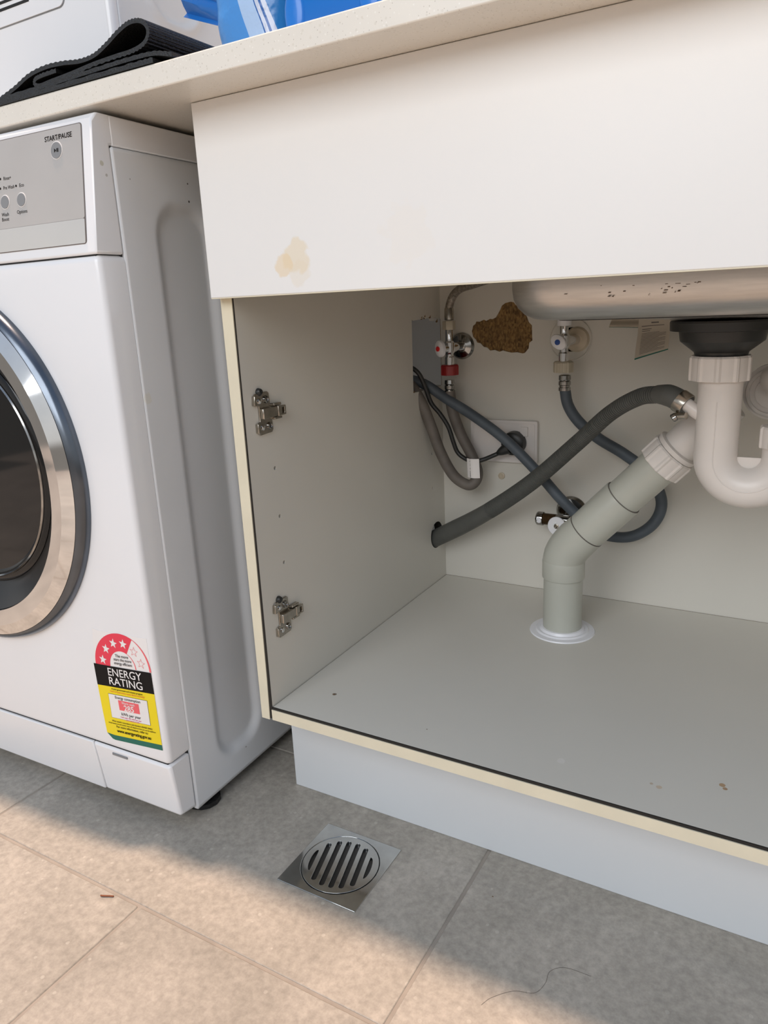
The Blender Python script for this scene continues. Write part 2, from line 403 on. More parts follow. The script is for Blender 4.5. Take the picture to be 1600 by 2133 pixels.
# back: laminate skin with a torn patch that bares the chipboard
patch = [(.0720,.5925),(.0745,.6010),(.0785,.6035),(.0800,.6075),(.0860,.6070),(.0935,.6100),(.0975,.6080),(.1040,.6110),(.1085,.6105),(.1140,.6130),(.1180,.6190),
         (.1215,.6250),(.1240,.6305),(.1300,.6345),(.1390,.6360),(.1440,.6350),(.1470,.6310),(.1550,.6270),(.1610,.6205),(.1660,.6120),(.1690,.6040),(.1740,.5990),(.1745,.5830),(.1750,.5760),(.1700,.5725),
         (.1690,.5640),(.1630,.5570),(.1590,.5560),(.1500,.5580),(.1400,.5575),(.1330,.5590),(.1260,.5610),(.1200,.5590),(.1120,.5620),(.1040,.5610),(.0990,.5660),(.0930,.5670),(.0870,.5730),(.0815,.5740),(.0790,.5790),(.0745,.5830)]
obj('back_panel', M().plate([(T, ZB), (XR-T, ZB), (XR-T, .8425), (T, .8425)], [patch], FY, D, D+.0014), 'inner', cab, smooth=0)
obj('back_board', M().box(.0145, XR, D+.0015, D+.014, ZB-T, .8425), 'chip', cab)['label'] = 'brown chipboard bared where the white skin is torn away'
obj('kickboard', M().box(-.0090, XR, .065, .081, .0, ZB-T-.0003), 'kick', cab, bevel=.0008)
obj('cap_strip', M().box(-.009, XR, .0648, .0652, ZB-T-.0020, ZB-T-.0008), 'core', cab, smooth=0)
fa = obj('fascia_panel', M().box(0, 1.25, -.0161, -.0006, .6551, .8422), 'fascia', cab, bevel=.0009)
fa['label'] = 'white fascia panel with a faint yellow stain'
obj('fascia_edging', M().box(.0006, 1.25, -.0158, -.001, .6543, .6552), 'edging', cab, smooth=0)

# hinge mounting plates on the left side panel
def hinge(yc, zc, label):
    o = bpy.data.objects.new('hinge_plate', None)
    X0 = T + .0002
    prof = rrect(-.019, .010, .007, .0245, .004, 4)
    prof2 = rrect(-.016, .013, -.0245, -.007, .004, 4)
    m = M()
    cross = [(-.019,.0205),(-.016,.0235),(.006,.0245),(.009,.0225),(.010,.0085),(.020,.0085),(.022,.007),(.022,-.0055),(.020,-.0075),(.0115,-.0085),(.0125,-.0205),(.010,-.0235),(-.012,-.0245),(-.0155,-.022),(-.016,-.010),(-.0105,-.009),(-.0105,.009),(-.019,.010)]
    m.plate([(yc+a, zc+b) for a, b in cross], [], FX, X0, X0+.0022)
    h = obj('hinge_plate', m, 'nickel', cab, bevel=.0007)
    h['label'] = label
    for lp in ([(yc-.0208, zc+.0105), (yc-.0165, zc+.0105), (yc-.0165, zc+.022), (yc-.0195, zc+.0215)], [(yc-.0175, zc-.0215), (yc-.0135, zc-.022), (yc-.0135, zc-.0105), (yc-.0175, zc-.0105)]):
        obj('lip', M().plate(lp, [], FX, X0, X0+.0045), 'nickel', h, bevel=.0008)
    m = M()
    m.plate([(yc-.010, zc+.0062), (yc+.026, zc+.0058), (yc+.026, zc-.0050), (yc-.010, zc-.0062)], [], FX, X0+.002, X0+.0075)
    obj('hinge_arm', m, 'nickel', h, bevel=.0012)
    m = M()
    m.plate([(yc+.017, zc+.0062), (yc+.0315, zc+.0058), (yc+.0315, zc-.0055), (yc+.017, zc-.0060)], [[(yc+.0205, zc+.0040), (yc+.0288, zc+.0036), (yc+.0288, zc-.0034), (yc+.0205, zc-.0038)]], FX, X0+.004, X0+.0082)
    m.box(X0, X0+.006, yc+.012, yc+.026, zc+.0066, zc+.0096).box(X0, X0+.006, yc+.012, yc+.026, zc-.0093, zc-.0066)
    obj('clip', m, 'nickel', h, bevel=.0006)
    for a, b in ((.002, .0155), (.005, -.0155)):
        s = M().lathe([(.0001, .0012), (.0018, .0014), (.0026, .0026), (.0040, .0022), (.0046, 0.0)], (X0+.0020, yc+a, zc+b), (1, 0, 0), 20)
        s.box(X0+.0034, X0+.0040, yc+a-.0018, yc+a+.0018, zc+b-.0004, zc+b+.0004).box(X0+.0034, X0+.0040, yc+a-.0004, yc+a+.0004, zc+b-.0018, zc+b+.0018)
        obj('screw', s, 'darkchrome', h)
    for a, b in ((-.0095, .0145), (-.0075, -.0160)):
        obj('rivet', M().lathe([(.0034, 0), (.0030, .0016), (.0016, .0025), (.0001, .0027)], (X0+.0021, yc+a, zc+b), (1, 0, 0), 16), 'chrome', h)
    obj('plug', M().lathe([(.0048, 0), (.0046, .002), (.0030, .0048), (.0001, .0055)], (X0, yc-.0075, zc+.0245), (1, 0, .3), 16), 'black', h)
    return h
hinge(.0355, .526, 'upper nickel hinge mounting plate')
hinge(.0385, .2705, 'lower nickel hinge mounting plate')
for x, y, z, n_ in ((.5242, .080, ZB, .0016), (.5262, .076, ZB, .0014)):
    pass

# ------------------------------------------------------------------ worktop
tag(obj('worktop', M().box(-1.15, 1.30, -.0725, .612, .8426, .8631), 'stone', bevel=.0015), 'pale speckled stone worktop running over the cabinet and washing machine', 'worktop')

# ------------------------------------------------------------------ sink bowl (seen from below)
sink = thing('sink_bowl', 'stainless steel sink bowl seen from below, hanging inside the cabinet', 'sink', (.478, .28, .606))
def ring_pts(x0, x1, y0, y1, r, n=10): return rrect(x0, x1, y0, y1, r, n)
m = M(); rings = []
x0, x1, y0, y1 = .271, .705, .105, .452
for i in range(7):      # wall then rounded bottom edge
    if i == 0: ins, z = -.003, .842
    else:
        a = math.radians(90*(i-1)/5); ins = .032*(1-math.cos(a)); z = .617 + .032*(1-math.sin(a))
    rings.append([(x, y, z) for x, y in ring_pts(x0+ins, x1-ins, y0+ins, y1-ins, max(.07-ins*.9, .02))])
for f, z in ((.5, .6135), (.12, .6085)):
    rings.append([(.4715+(x-.4715)*f, .28+(y-.28)*f, z) for x, y, _ in rings[6]])
n = len(rings[0]); vs = [p for q in rings for p in q]
fs = [(i*n+j, i*n+(j+1)%n, (i+1)*n+(j+1)%n, (i+1)*n+j) for i in range(len(rings)-1) for j in range(n)]
fs.append(tuple((len(rings)-1)*n+j for j in range(n))); m.add(vs, fs)
sk = obj('bowl', m, 'steel', sink, smooth=60)
sl = sk.modifiers.new('thick', 'SOLIDIFY'); sl.thickness = .001; sl.offset = -1
pad = M(); pad.plate(rrect(.322, .668, .142, .415, .03), [rrect(.327, .663, .147, .410, .027)], FZ, .6160, .6180)
obj('deadening_pad', pad, 'gap', sink, smooth=0)['label'] = 'black pad edge under the bowl'
NX = .4725
m = M().lathe([(.03, .6085), (.0545, .6085), (.0555, .6065), (.0550, .5975), (.0460, .5965), (.0455, .5965), (.0440, .5870), (.0435, .5855), (.0285, .5735), (.0275, .5700), (.0200, .5700)], (NX, .28, 0), (0, 0, 1), 48)
obj('strainer_body', m, 'black', sink, smooth=25)['label'] = 'black plastic basket strainer body'
gr = M()
for i in range(26):
    cl_ = random.choice((.345, .395, .44, .445, .45, .455, .46)); gx = cl_ + random.gauss(0, .008); gz = random.choice((.640, .646)) + random.gauss(0, .0018)
    L_ = random.uniform(.0008, .0035); gr.box(gx, gx+L_, y0-.0001, y0+.0005, gz, gz+random.uniform(.0003, .0008))
o = obj('grime', gr, 'dirt', sink, smooth=0); o['kind'] = 'stuff'

# ------------------------------------------------------------------ white bottle trap under the sink
trap = thing('sink_trap', 'white plastic p-trap hanging below the sink strainer', 'pipe trap', (NX, .28, .3965))
def ribbed_nut(origin, axis, r, h, n_ribs=10, up=.0016):
    n = n_ribs*8
    def star(j, rr):
        k = j % 8
        return 1 + (up/r if k in (0, 1) else 0)
    return M().lathe([(r-.003, 0), (r-.0005, 0), (r, .0012), (r, h-.0022), (r-.0016, h), (r-.004, h)], origin, axis, n, star=star)
obj('nut', ribbed_nut((NX, .28, .5425), (0, 0, 1), .0315, .0272), 'pvcwhite', trap, smooth=20)
RB = .0355; RP = .0234; ZC = .4555; XC = NX + RB + .002
path = [(XC-RB, .28, .545), (XC-RB, .28, .52), (XC-RB, .28, .48)]
for i in range(25):
    a = PI + PI*i/24; path.append((XC + RB*math.cos(a), .28, ZC + RB*math.sin(a)))
path += [(XC+RB, .28, .470)]
obj('u_bend', M().tube(path, RP, 36), 'pvcwhite', trap)
obj('web', M().box(XC-.020, XC+.020, .2785, .2815, ZC-.020, ZC+.0002), 'pvcwhite', trap)
obj('seam', M().tube([(p[0], p[1]-RP, p[2]) for p in path[1:]], .0006, 6), 'pvcwhite', trap)
obj('nut', ribbed_nut((XC+RB, .28, .4690), (0, 0, 1), .0265, .0235), 'pvcwhite', trap, smooth=20)
pth = [(XC+RB, .28, .490), (XC+RB, .28, .512), (XC+RB-.001, .285, .528), (XC+RB-.006, .305, .540), (XC+RB-.016, .335, .538), (.535, .352, .534)]
obj('outlet_elbow', M().tube(spline(pth, 8), .0190, 28), 'pvcwhite', trap)
# spigot that takes the washing machine hose
obj('spigot', M().tube([(.4630, .2800, .4985), (.4500, .2800, .5065), (.4360, .2830, .5160)], [.0085, .0080, .0078], 20), 'pvcwhite', trap)

# ------------------------------------------------------------------ grey waste pipe in the cabinet floor
wp = thing('waste_pipe', 'grey plastic waste pipe rising from the cabinet base and bending right', 'pipe', (.2747, .367, ZB))
obj('upright_pipe', M().tube([(.2747, .367, ZB-.02), (.2747, .367, .26)], .0280, 40), 'pvcgrey', wp)
obj('floor_collar', M().lathe([(.0282, .0075), (.031, .0070), (.033, .0035), (.037, .0042), (.039, .0022), (.0465, .0016), (.0475, 0.0), (.0282, 0)], (.2747, .367, ZB), (0, 0, 1), 48), 'white', wp, smooth=25)['label'] = 'white round floor collar'
P0 = Vector((.2747, .366, .2865)); dr = Vector((.1373, -.004, .1480)).normalized()
# elbow: socket ring below, bend, socket ring at the top
pe = [(.2747, .367, .2480), (.2747, .367, .2700)]
P1 = Vector((.2747, .367, .2720)); P2 = P0 + dr*.034
for i in range(1, 9):
    t = i/9; pe.append(tuple(P1*(1-t)**2 + P0*2*t*(1-t) + P2*t*t))
pe += [tuple(P0 + dr*.047)]
obj('elbow', M().tube(pe, [.0297]*(len(pe)-1) + [.0288], 40), 'pvcgrey', wp)
obj('socket_ring', M().lathe([(.028, .0), (.0302, .0), (.0304, .001), (.0304, .0245), (.0297, .0265), (.028, .0265)], (.2747, .367, .2470), (0, 0, 1), 40), 'pvcgrey', wp, smooth=25)
obj('coupling', M().lathe([(.026, 0), (.0280, 0), (.0286, .0008), (.0286, .0700), (.0282, .0712), (.0275, .0715), (.026, .0715)], P0 + dr*.048, dr, 40), 'pvcgrey', wp, smooth=25)
obj('joint', M().lathe([(.0265, 0), (.0289, .0), (.0289, .0010), (.0265, .0010)], P0 + dr*.0470, dr, 40), 'hosebrown', wp, smooth=25)
obj('joint', M().lathe([(.0255, 0), (.0276, .0), (.0276, .0009), (.0255, .0009)], P0 + dr*.1194, dr, 40), 'hosebrown', wp, smooth=25)
obj('sloping_pipe', M().tube([tuple(P0 + dr*.05), tuple(P0 + dr*.205)], .0264, 40), 'pvcgrey', wp)
# white union and pipe behind the trap
un = thing('pipe_union', 'white ribbed union joining the grey waste pipe to a white pipe', 'pipe fitting', tuple(P0 + dr*.165))
obj('nut', ribbed_nut(P0 + dr*.185, dr, .0305, .027, 10, .0014), 'pvcwhite', un, smooth=20)
obj('flange', M().lathe([(.024, 0), (.0285, 0), (.0290, .002), (.0290, .006), (.0255, .0075)], P0 + dr*.2125, dr, 40), 'pvcwhite', un, smooth=30)
obj('pipe', M().tube([tuple(P0 + dr*.206), tuple(P0 + dr*.300)], .0240, 36), 'pvcwhite', un)
c0 = Vector((.5240, .372, .519))
obj('access_cap', M().lathe([(.0335, -.010), (.0335, .004), (.031, .0045), (.029, .0055), (.0285, .012), (.0250, .0135), (.0245, .0105), (.0190, .0105), (.0185, .0135), (.0001, .0145)], c0, Vector((-.05, -1, 0)), 48), 'pvcwhite', un, smooth=25)

# ------------------------------------------------------------------ washing machine drain hose
dh = thing('drain_hose', 'thick grey ribbed drain hose running from side panel hole to sink trap', 'hose', (.2, .42, .366))
hp = [(-.030, .500, .214), (-.0143, .4925, .2245), (.0111, .478, .2395), (.1097, .45, .2989), (.2017, .42, .3661), (.2834, .385, .4399), (.3364, .35, .4893), (.3779, .32, .5154), (.4060, .298, .5225)]
base = spline(hp, 30)
# resample finely
ln = [0]
for a, b in zip(base, base[1:]): ln.append(ln[-1] + (b-a).length)
tot = ln[-1]
def at_len(s):
    import bisect
    i = min(max(bisect.bisect_right(ln, s) - 1, 0), len(base)-2)
    t = (s - ln[i]) / max(ln[i+1]-ln[i], 1e-9); return base[i].lerp(base[i+1], t)
s_smooth = ln[30*3] + .025
obj('smooth_end', M().tube([at_len(s_smooth*i/24) for i in range(25)], [.0150 - .0018*max(0, (i-14)/10) for i in range(25)], 28), 'hosegrey', dh)
s = s_smooth - .002; ph = 0; pts, rad = [], []
while s < tot:
    pitch = .0021 + .0019*max(0, (s/tot - .55)/.45)
    t = s / tot
    R0 = .0134 - .0030*max(0, min(1, (t-.35)/.5))
    amp = .0012 + .0014*max(0, (t-.5)/.5)
    for fr, q in ((0, 0), (.12, 1), (.35, 1.15), (.58, 1), (.70, 0), (.85, -.15)):
        if s + fr*pitch < tot: pts.append(at_len(s + fr*pitch)); rad.append(R0 - amp*.75*(1-q))
    s += pitch
o = obj('ribbed_section', M().tube(pts, rad, 24), 'hosegrey', dh, smooth=50)
cp = spline([(.4035, .300, .5225), (.4180, .2915, .5222), (.4300, .2860, .5180), (.4400, .2825, .5125)], 8)
obj('cuff', M().tube(cp, [.0108 + .0020*min(1, i/7) for i in range(len(cp))], 28), 'hosegrey', dh)
d2 = Vector((.0100, -.003, -.0062)).normalized()
cl = thing('hose_clamp', 'steel worm-drive clamp gripping drain hose end at the trap spigot', 'clamp', (.434, .285, .516))
obj('band', M().lathe([(.0120, 0), (.0136, 0), (.0138, .0010), (.0138, .0110), (.0136, .0120), (.0120, .0120)], Vector((.4300, .2862, .5180)), d2, 36, closed=True), 'nickel', cl, smooth=25)
sc0 = Vector((.4318, .2740, .5030))
obj('screw_housing', M().tube([tuple(sc0 + Vector((-.004, .002, -.003))), tuple(sc0 + Vector((.010, -.004, -.001)))], .0042, 14), 'nickel', cl)
obj('screw', M().lathe([(.0050, 0), (.0052, .0040), (.0040, .0050), (.0001, .0050)], sc0 + Vector((-.002, .000, -.003)), Vector((-.8, -.25, -.55)), 12), 'darkchrome', cl)

# ------------------------------------------------------------------ inlet hoses and cord
ih = thing('inlet_hose', 'blue-grey inlet hose from the blue tap, looping behind the waste pipe to the cut-out', 'hose', (.25, .46, .28))
A = [(-.045, .425, .522), (-.012, .440, .521), (.0126, .455, .5120), (.0487, .463, .4875), (.0948, .465, .4609), (.1497, .462, .4255), (.1989, .462, .3805), (.2377, .460, .3407), (.2645, .462, .315), (.2859, .468, .2928), (.3178, .472, .2819), (.351, .476, .286), (.378, .480, .3088), (.3856, .484, .3416), (.3666, .484, .3802), (.3305, .480, .4094), (.2921, .476, .4322), (.2631, .472, .4567), (.2465, .470, .4816), (.2405, .470, .5075)]
obj('hose_body', M().tube(spline(A, 8), .0083, 20), 'hoseblue', ih)
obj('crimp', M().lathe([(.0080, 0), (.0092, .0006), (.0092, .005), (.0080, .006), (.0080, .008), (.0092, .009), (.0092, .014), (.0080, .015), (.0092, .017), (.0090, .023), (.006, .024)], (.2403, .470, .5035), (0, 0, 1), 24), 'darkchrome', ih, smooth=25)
hh = thing('inlet_hose', 'dusty grey-brown inlet hose hanging in a loop from the red tap', 'hose', (.08, .46, .35))
B = [(.0504, .470, .5000), (.0535, .472, .4680), (.0660, .475, .4300), (.0850, .475, .3950), (.0975, .470, .3700), (.0965, .464, .3540), (.0850, .458, .3480), (.0636, .450, .3640), (.0433, .445, .4020), (.0300, .440, .4443), (.0165, .434, .4839), (-.002, .428, .5152), (-.030, .420, .525)]
obj('hose_body', M().tube(spline(B, 8), .0090, 20), 'hosebrown', hh)
obj('crimp', M().lathe([(.0070, 0), (.0085, .001), (.0085, .005), (.0072, .006), (.0085, .008), (.0085, .013), (.0072, .014), (.0085, .016), (.0080, .022)], (.0504, .470, .4960), (0, 0, 1), 20), 'darkchrome', hh, smooth=25)
pc = thing('plug_in_lead', 'black power cord plugged into the white wall socket', 'cord', (.1382, .49, .39))
Q = [(-.030, .415, .548), (-.004, .424, .545), (.0130, .432, .5330), (.0215, .440, .5080), (.0270, .448, .4830), (.0400, .454, .4640), (.0520, .458, .4430), (.0590, .460, .4200), (.0640, .464, .4020), (.0746, .465, .3920), (.0917, .465, .3865), (.1065, .470, .3889), (.1235, .480, .3959), (.1340, .484, .4010)]
obj('cable', M().tube(spline(Q, 8), .0036, 12), 'black', pc)
obj('plug', M().lathe([(.0001, 0), (.014, .0), (.0185, .003), (.0195, .010), (.0195, .017), (.015, .018)], (.1500, .4865, .4140), (0, 1, 0), 32).tube(spline([(.1290, .4815, .3990), (.1360, .4800, .4030), (.1450, .4830, .4080)], 5), [.0040 + .0006*i for i in range(11)], 14), 'black', pc)
tg = []
for k in range(9):
    t = k/8; tg.append((.0835 + .0215*t, .4595 - .004*math.sin(t*PI), 0))
m = M(); vs = []
for x, y, _ in tg: vs += [(x, y, .3925), (x + .0012, y, .3605), (x, y+.0005, .3925), (x+.0012, y+.0005, .3605)]
fs = []
for k in range(8):
    a = k*4; b = a+4; fs += [(a, a+1, b+1, b), (a+2, b+2, b+3, a+3), (a, b, b+2, a+2), (a+1, a+3, b+3, b+1)]
fs += [(0, 2, 3, 1), (32, 33, 35, 34)]; m.add(vs, fs)
tgp = obj('tag', m, 'labelwhite', pc); tgp['label'] = 'white paper flag label on the cord'
tm = textmesh('Tested to comply', .0048, lambda a, b: (.0905 + b, .4561, .3765 + a), bold=.0001)
obj('lettering', tm, 'ink', tgp, smooth=0, recalc=False)
bh = thing('braided_hose', 'braided flexible hose curving up from the red tap behind the fascia', 'hose', (.0522, .47, .61))
Bp = spline([(.0520, .470, .6180), (.0524, .470, .6320), (.0590, .470, .6480), (.0760, .462, .6590), (.1057, .452, .6650), (.1406, .440, .674), (.18, .43, .70), (.20, .44, .76), (.20, .46, .835)], 10)
obj('hose_body', M().tube(Bp, .0063, 16), 'braid', bh)
obj('ferrule', M().lathe([(.0066, 0), (.0076, .001), (.0076, .017), (.0068, .019)], (.0520, .470, .6120), (0, 0, 1), 20), 'nickel', bh, smooth=25)

# ------------------------------------------------------------------ taps
def tap(tx, ty, ztop, zbot, name, label, nutcol, dotcol, hx, hz, topnut, ros_r, ros_mat, tiltx, rosx=0):
    t = thing('stop_tap', label, 'tap', (tx, ty, zbot), 0)
    zm = (hz)
    m = M().lathe([(.0045, zbot-.004), (.0078, zbot-.004), (.0078, zbot+.016), (.0064, zbot+.018), (.0064, zm-.010), (.0086, zm-.007), (.0086, zm+.008), (.0062, zm+.011), (.0062, ztop-.004), (.0050, ztop)], (tx, ty, 0), (0, 0, 1), 28)
    m.tube([(tx, ty, zm), (tx+rosx, D-.002, zm)], .0080, 20)
    obj('body', m, 'chrome', t, smooth=30)
    obj('rosette', M().lathe([(ros_r, 0), (ros_r, .0015), (ros_r*.86, .0055), (ros_r*.5, .0075), (.009, .008)], (tx+rosx, D-.0003, zm), (0, -1, 0), 40), ros_mat, t, smooth=30)
    ax = Vector((hx-tx, -.022, 0)).normalized(); h0 = Vector((tx, ty, zm)) + ax*.009
    obj('spindle', M().tube([tuple(Vector((tx, ty, zm)) + ax*.004), tuple(h0 + ax*.012)], .0058, 18), 'chrome', t)
    # oval lever cap
    hd = M(); prof = [(.0001, .0135), (.6, .0130), (.92, .0110), (1.0, .0080), (.95, .0050), (.6, .0040)]
    u = ax.cross(Vector((0,0,1))).normalized(); w = Vector((0, 0, 1)).lerp(u, tiltx).normalized(); u = ax.cross(w).normalized()
    vs = []; n = 28
    for r, d in prof:
        for j in range(n):
            an = 2*PI*j/n; vs.append(h0 + ax*(d+.004) + u*math.cos(an)*.0100*r + w*math.sin(an)*.0135*r)
    fs = [(i*n+j, (i+1)*n+j, (i+1)*n+(j+1)%n, i*n+(j+1)%n) for i in range(len(prof)-1) for j in range(n)]
    fs.append(tuple((len(prof)-1)*n + j for j in range(n))); hd.add(vs, fs)
    hdo = obj('handle', hd, 'white', t)
    obj('dot', M().lathe([(.0040, 0), (.0040, .0008), (.0001, .0012)], h0 + ax*.0174, ax, 20), dotcol, hdo)
    obj('hose_nut', ribbed_nut((tx, ty, zbot-.012), (0, 0, 1), .0142, .0165, 8, .0009), nutcol, t, smooth=20)
    obj('top_nut', M().lathe([(.0060, 0), (.0100, 0), (.0104, .001), (.0104, .0125), (.0098, .0135), (.0065, .0135)], (tx, ty, ztop-.004), (0, 0, 1), 6 if topnut != 'white' else 20), topnut, t, smooth=30)
    return t
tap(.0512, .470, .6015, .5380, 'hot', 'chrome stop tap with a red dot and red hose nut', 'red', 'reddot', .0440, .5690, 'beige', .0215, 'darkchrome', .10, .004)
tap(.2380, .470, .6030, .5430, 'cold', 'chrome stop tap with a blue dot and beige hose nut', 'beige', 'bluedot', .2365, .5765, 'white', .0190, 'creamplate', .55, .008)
obj_r = M().lathe([(.0325, 0), (.0325, .0010), (.0315, .0018), (.0300, .0010), (.0190, .0010), (.0180, 0)], (.2360, D-.0002, .5765), (0, -1, 0), 48)
tag(obj('wall_collar', obj_r, 'inner', smooth=25), 'round pale wall collar behind the blue tap', 'collar')
# capped valve low on the back
lt = thing('stop_valve', 'low chrome valve with white dial and capped brass outlet', 'valve', (.240, .48, .29))
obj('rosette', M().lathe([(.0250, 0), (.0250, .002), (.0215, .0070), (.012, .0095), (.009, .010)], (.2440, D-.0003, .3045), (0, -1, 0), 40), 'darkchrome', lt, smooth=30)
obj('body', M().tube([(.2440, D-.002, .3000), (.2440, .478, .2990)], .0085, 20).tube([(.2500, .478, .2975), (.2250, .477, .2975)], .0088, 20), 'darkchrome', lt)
obj('thread', M().tube([tuple(Vector((.2290-.0008*i, .477, .2975))) for i in range(26)], [.0088 + .0005*(i % 2) for i in range(26)], 20), 'brass', lt, smooth=20)
obj('outlet_cap', M().lathe([(.0085, 0), (.0112, .0005), (.0114, .002), (.0114, .009), (.0098, .0115), (.0001, .0120)], (.2090, .477, .2975), (-1, 0, 0), 12), 'darkchrome', lt, smooth=30)
obj('cap_dot', M().lathe([(.0048, 0), (.0044, .0010), (.0001, .0014)], (.2040, .4663, .2975), (-.25, -1, 0), 20), 'white', lt)
obj('spindle', M().tube([(.2330, .477, .2935), (.2355, .4600, .2925)], .0070, 18), 'chrome', lt)
obj('dial', M().lathe([(.0040, .0), (.0142, .0), (.0150, .0008), (.0150, .0022), (.0142, .0030), (.0040, .0030)], (.2355, .4620, .2925), (-.12, -1, .05), 40), 'white', lt, smooth=30)
obj('screw', M().lathe([(.0040, .0), (.0040, .0040), (.0026, .0044), (.0012, .0034), (.0001, .0034)], (.2355, .4620, .2925), (-.12, -1, .05), 20), 'nickel', lt, smooth=30)

# ------------------------------------------------------------------ socket, wall screw, hanging papers
so = thing('power_socket', 'white single power socket plate on the cabinet back', 'socket', (.1297, D, .38))
obj('plate', M().plate(rrect(.0721, .1873, .3800, .4495, .003), [], FY, D-.0085, D-.0002), 'plate', so, bevel=.0015)
obj('inner_frame', M().plate(rrect(.0765, .1830, .3840, .4455, .003), [rrect(.0780, .1815, .3855, .4440, .002)], FY, D-.0093, D-.0082), 'plate', so, smooth=0)
obj('rocker', M().plate(rrect(.160, .172, .425, .440, .001), [], FY, D-.0115, D-.0080), 'plate', so, bevel=.0006)
ws_ = tag(obj('wall_screw', M().lathe([(.0060, 0), (.0058, .0015), (.0042, .0020), (.0034, .0012), (.0020, .0010), (.0016, .0016), (.0001, .0016)], (.1235, D-.0002, .3542), (0, -1, 0), 20), ['creamplate'], smooth=30), 'small pale wall plug with a screw below the socket', 'screw')
def paper(x0, x1, zt, zb0, zb1, y, name, label, lines, sl=0.0):
    t = thing('paper_slip', label, 'paper', ((x0+x1)/2, y, zb0))
    n = 12; vs = []
    bend = lambda u, v: y + .004*math.sin(u*4.2) - .006*v*v + .002*math.sin(v*6)
    zz = lambda u, v: zt + (zb0*(1-u) + zb1*u - zt)*v
    for i in range(n+1):
        for j in range(n+1):
            u, v = i/n, j/n; vs.append((x0 + (x1-x0)*u - .002*v*(1-u), bend(u, v), zz(u, v)))
    k = (n+1)**2
    vs += [(a, b+.0003, c) for a, b, c in vs]
    fs = [(i*(n+1)+j, i*(n+1)+j+1, (i+1)*(n+1)+j+1, (i+1)*(n+1)+j) for i in range(n) for j in range(n)]
    fs += [tuple(k+q for q in reversed(f)) for f in fs]
    fs += [(j, k+j, k+j+1, j+1) for j in range(n)] + [(n*(n+1)+j, n*(n+1)+j+1, k+n*(n+1)+j+1, k+n*(n+1)+j) for j in range(n)]
    fs += [(i*(n+1)+n, k+i*(n+1)+n, k+(i+1)*(n+1)+n, (i+1)*(n+1)+n) for i in range(n)]
    obj('sheet', M().add(vs, fs), 'paper', t)
    m = M()
    def strip(u0, u1, v0, v1):
        q = 6; a = []
        for i in range(q+1):
            u = u0 + (u1-u0)*i/q
            for v in (v0, v1): a.append((x0 + (x1-x0)*u - .002*v*(1-u), bend(u, v) - .0003, zz(u, v)))
        m.add(a, [(2*i, 2*i+1, 2*i+3, 2*i+2) for i in range(q)])
    if lines:
        strip(.38, .62, .10, .135); strip(.10, .80, .19, .21); strip(.12, .40, .27, .29); strip(.12, .36, .32, .335)
        for i in range(15):
            v = .38 + .036*i
            strip(.12, .88 if i % 4 else .66, v, v+.011)
        o = obj('print', m, 'greyink', t, smooth=0, recalc=False)
    m2 = M(); m = m2
    strip(0.0, 1.0, .965, 1.0)
    obj('green_band', m2, 'green', t, smooth=0, recalc=False)
    return t
paper(.3453, .3880, .606, .5500, .5640, .462, 'p', 'printed beige instruction slip hanging beside the strainer', True)
paper(.3060, .3450, .6085, .5950, .5935, .472, 'p', 'folded plain beige slip, mostly hidden under the sink', False)

# ------------------------------------------------------------------ washing machine (own axes: u right, w back, z up)
wa = thing('washing_machine', 'white front-loading washing machine under the worktop', 'washing machine', (-.0799, -.053, 0), .0256)
UL = -.598
def sd_rrect(x, y, x0, x1, y0, y1, r):
    cx, cy = (x0+x1)/2, (y0+y1)/2; dx = abs(x-cx) - (x1-x0)/2 + r; dy = abs(y-cy) - (y1-y0)/2 + r
    return math.hypot(max(dx, 0), max(dy, 0)) + min(max(dx, dy), 0) - r
def embossed(wr, zr, rects, depth, slope, u=0.0, dw=.0028, dz=.0045, ridge=False):
    ws = [wr[0] + (wr[1]-wr[0])*i/int((wr[1]-wr[0])/dw) for i in range(int((wr[1]-wr[0])/dw)+1)]
    zs = [zr[0] + (zr[1]-zr[0])*i/int((zr[1]-zr[0])/dz) for i in range(int((zr[1]-zr[0])/dz)+1)]
    vs = []
    for w in ws:
        for z in zs:
            h = 0
            for q in rects:
                d = -sd_rrect(w, z, *q)
                t = min(max(d/slope, 0), 1); h = max(h, math.exp(-(d/slope)**2) if ridge else t*t*(3-2*t))
            vs.append((u - depth*h, w, z))
    b = len(zs)
    fs = [(i*b+j, i*b+j+1, (i+1)*b+j+1, (i+1)*b+j) for i in range(len(ws)-1) for j in range(b-1)]
    return M().add(vs, fs)
obj('cabinet_body', M().box(UL, -.010, .150, .600, .022, .832).box(UL, UL+.02, .004, .150, .022, .832).box(-.030, -.010, .004, .150, .022, .832), 'washer_side', wa, local=True)
sp_ = obj('side_panel', embossed((0.0, .600), (.0165, .8078), [(.047, .146, .050, .763, .040)], .0075, .015), 'washer_side', wa, local=True, smooth=80)
sl = sp_.modifiers.new('thick', 'SOLIDIFY'); sl.thickness = .0012; sl.offset = 0
obj('front_flange', M().box(-.006, .0005, -.0010, .0045, .0165, .8075), 'washer_side', wa, local=True, bevel=.0012)
obj('side_trim', M().box(-.02, .0004, .0010, .600, .8083, .8378), 'washer', wa, local=True, bevel=.002)
obj('lid', M().box(UL, -.002, -.004, .548, .818, .8380), 'washer', wa, local=True, bevel=.004)
obj('seam_gap', M().box(-.010, -.0006, -.0020, .600, .8076, .8084), 'gap', wa, local=True, smooth=0)
obj('seam_gap', M().box(-.02, -.0030, -.0035, .0012, .03, .8085), 'gap', wa, local=True, smooth=0)
FU = lambda a, b, t: (t, a, b)
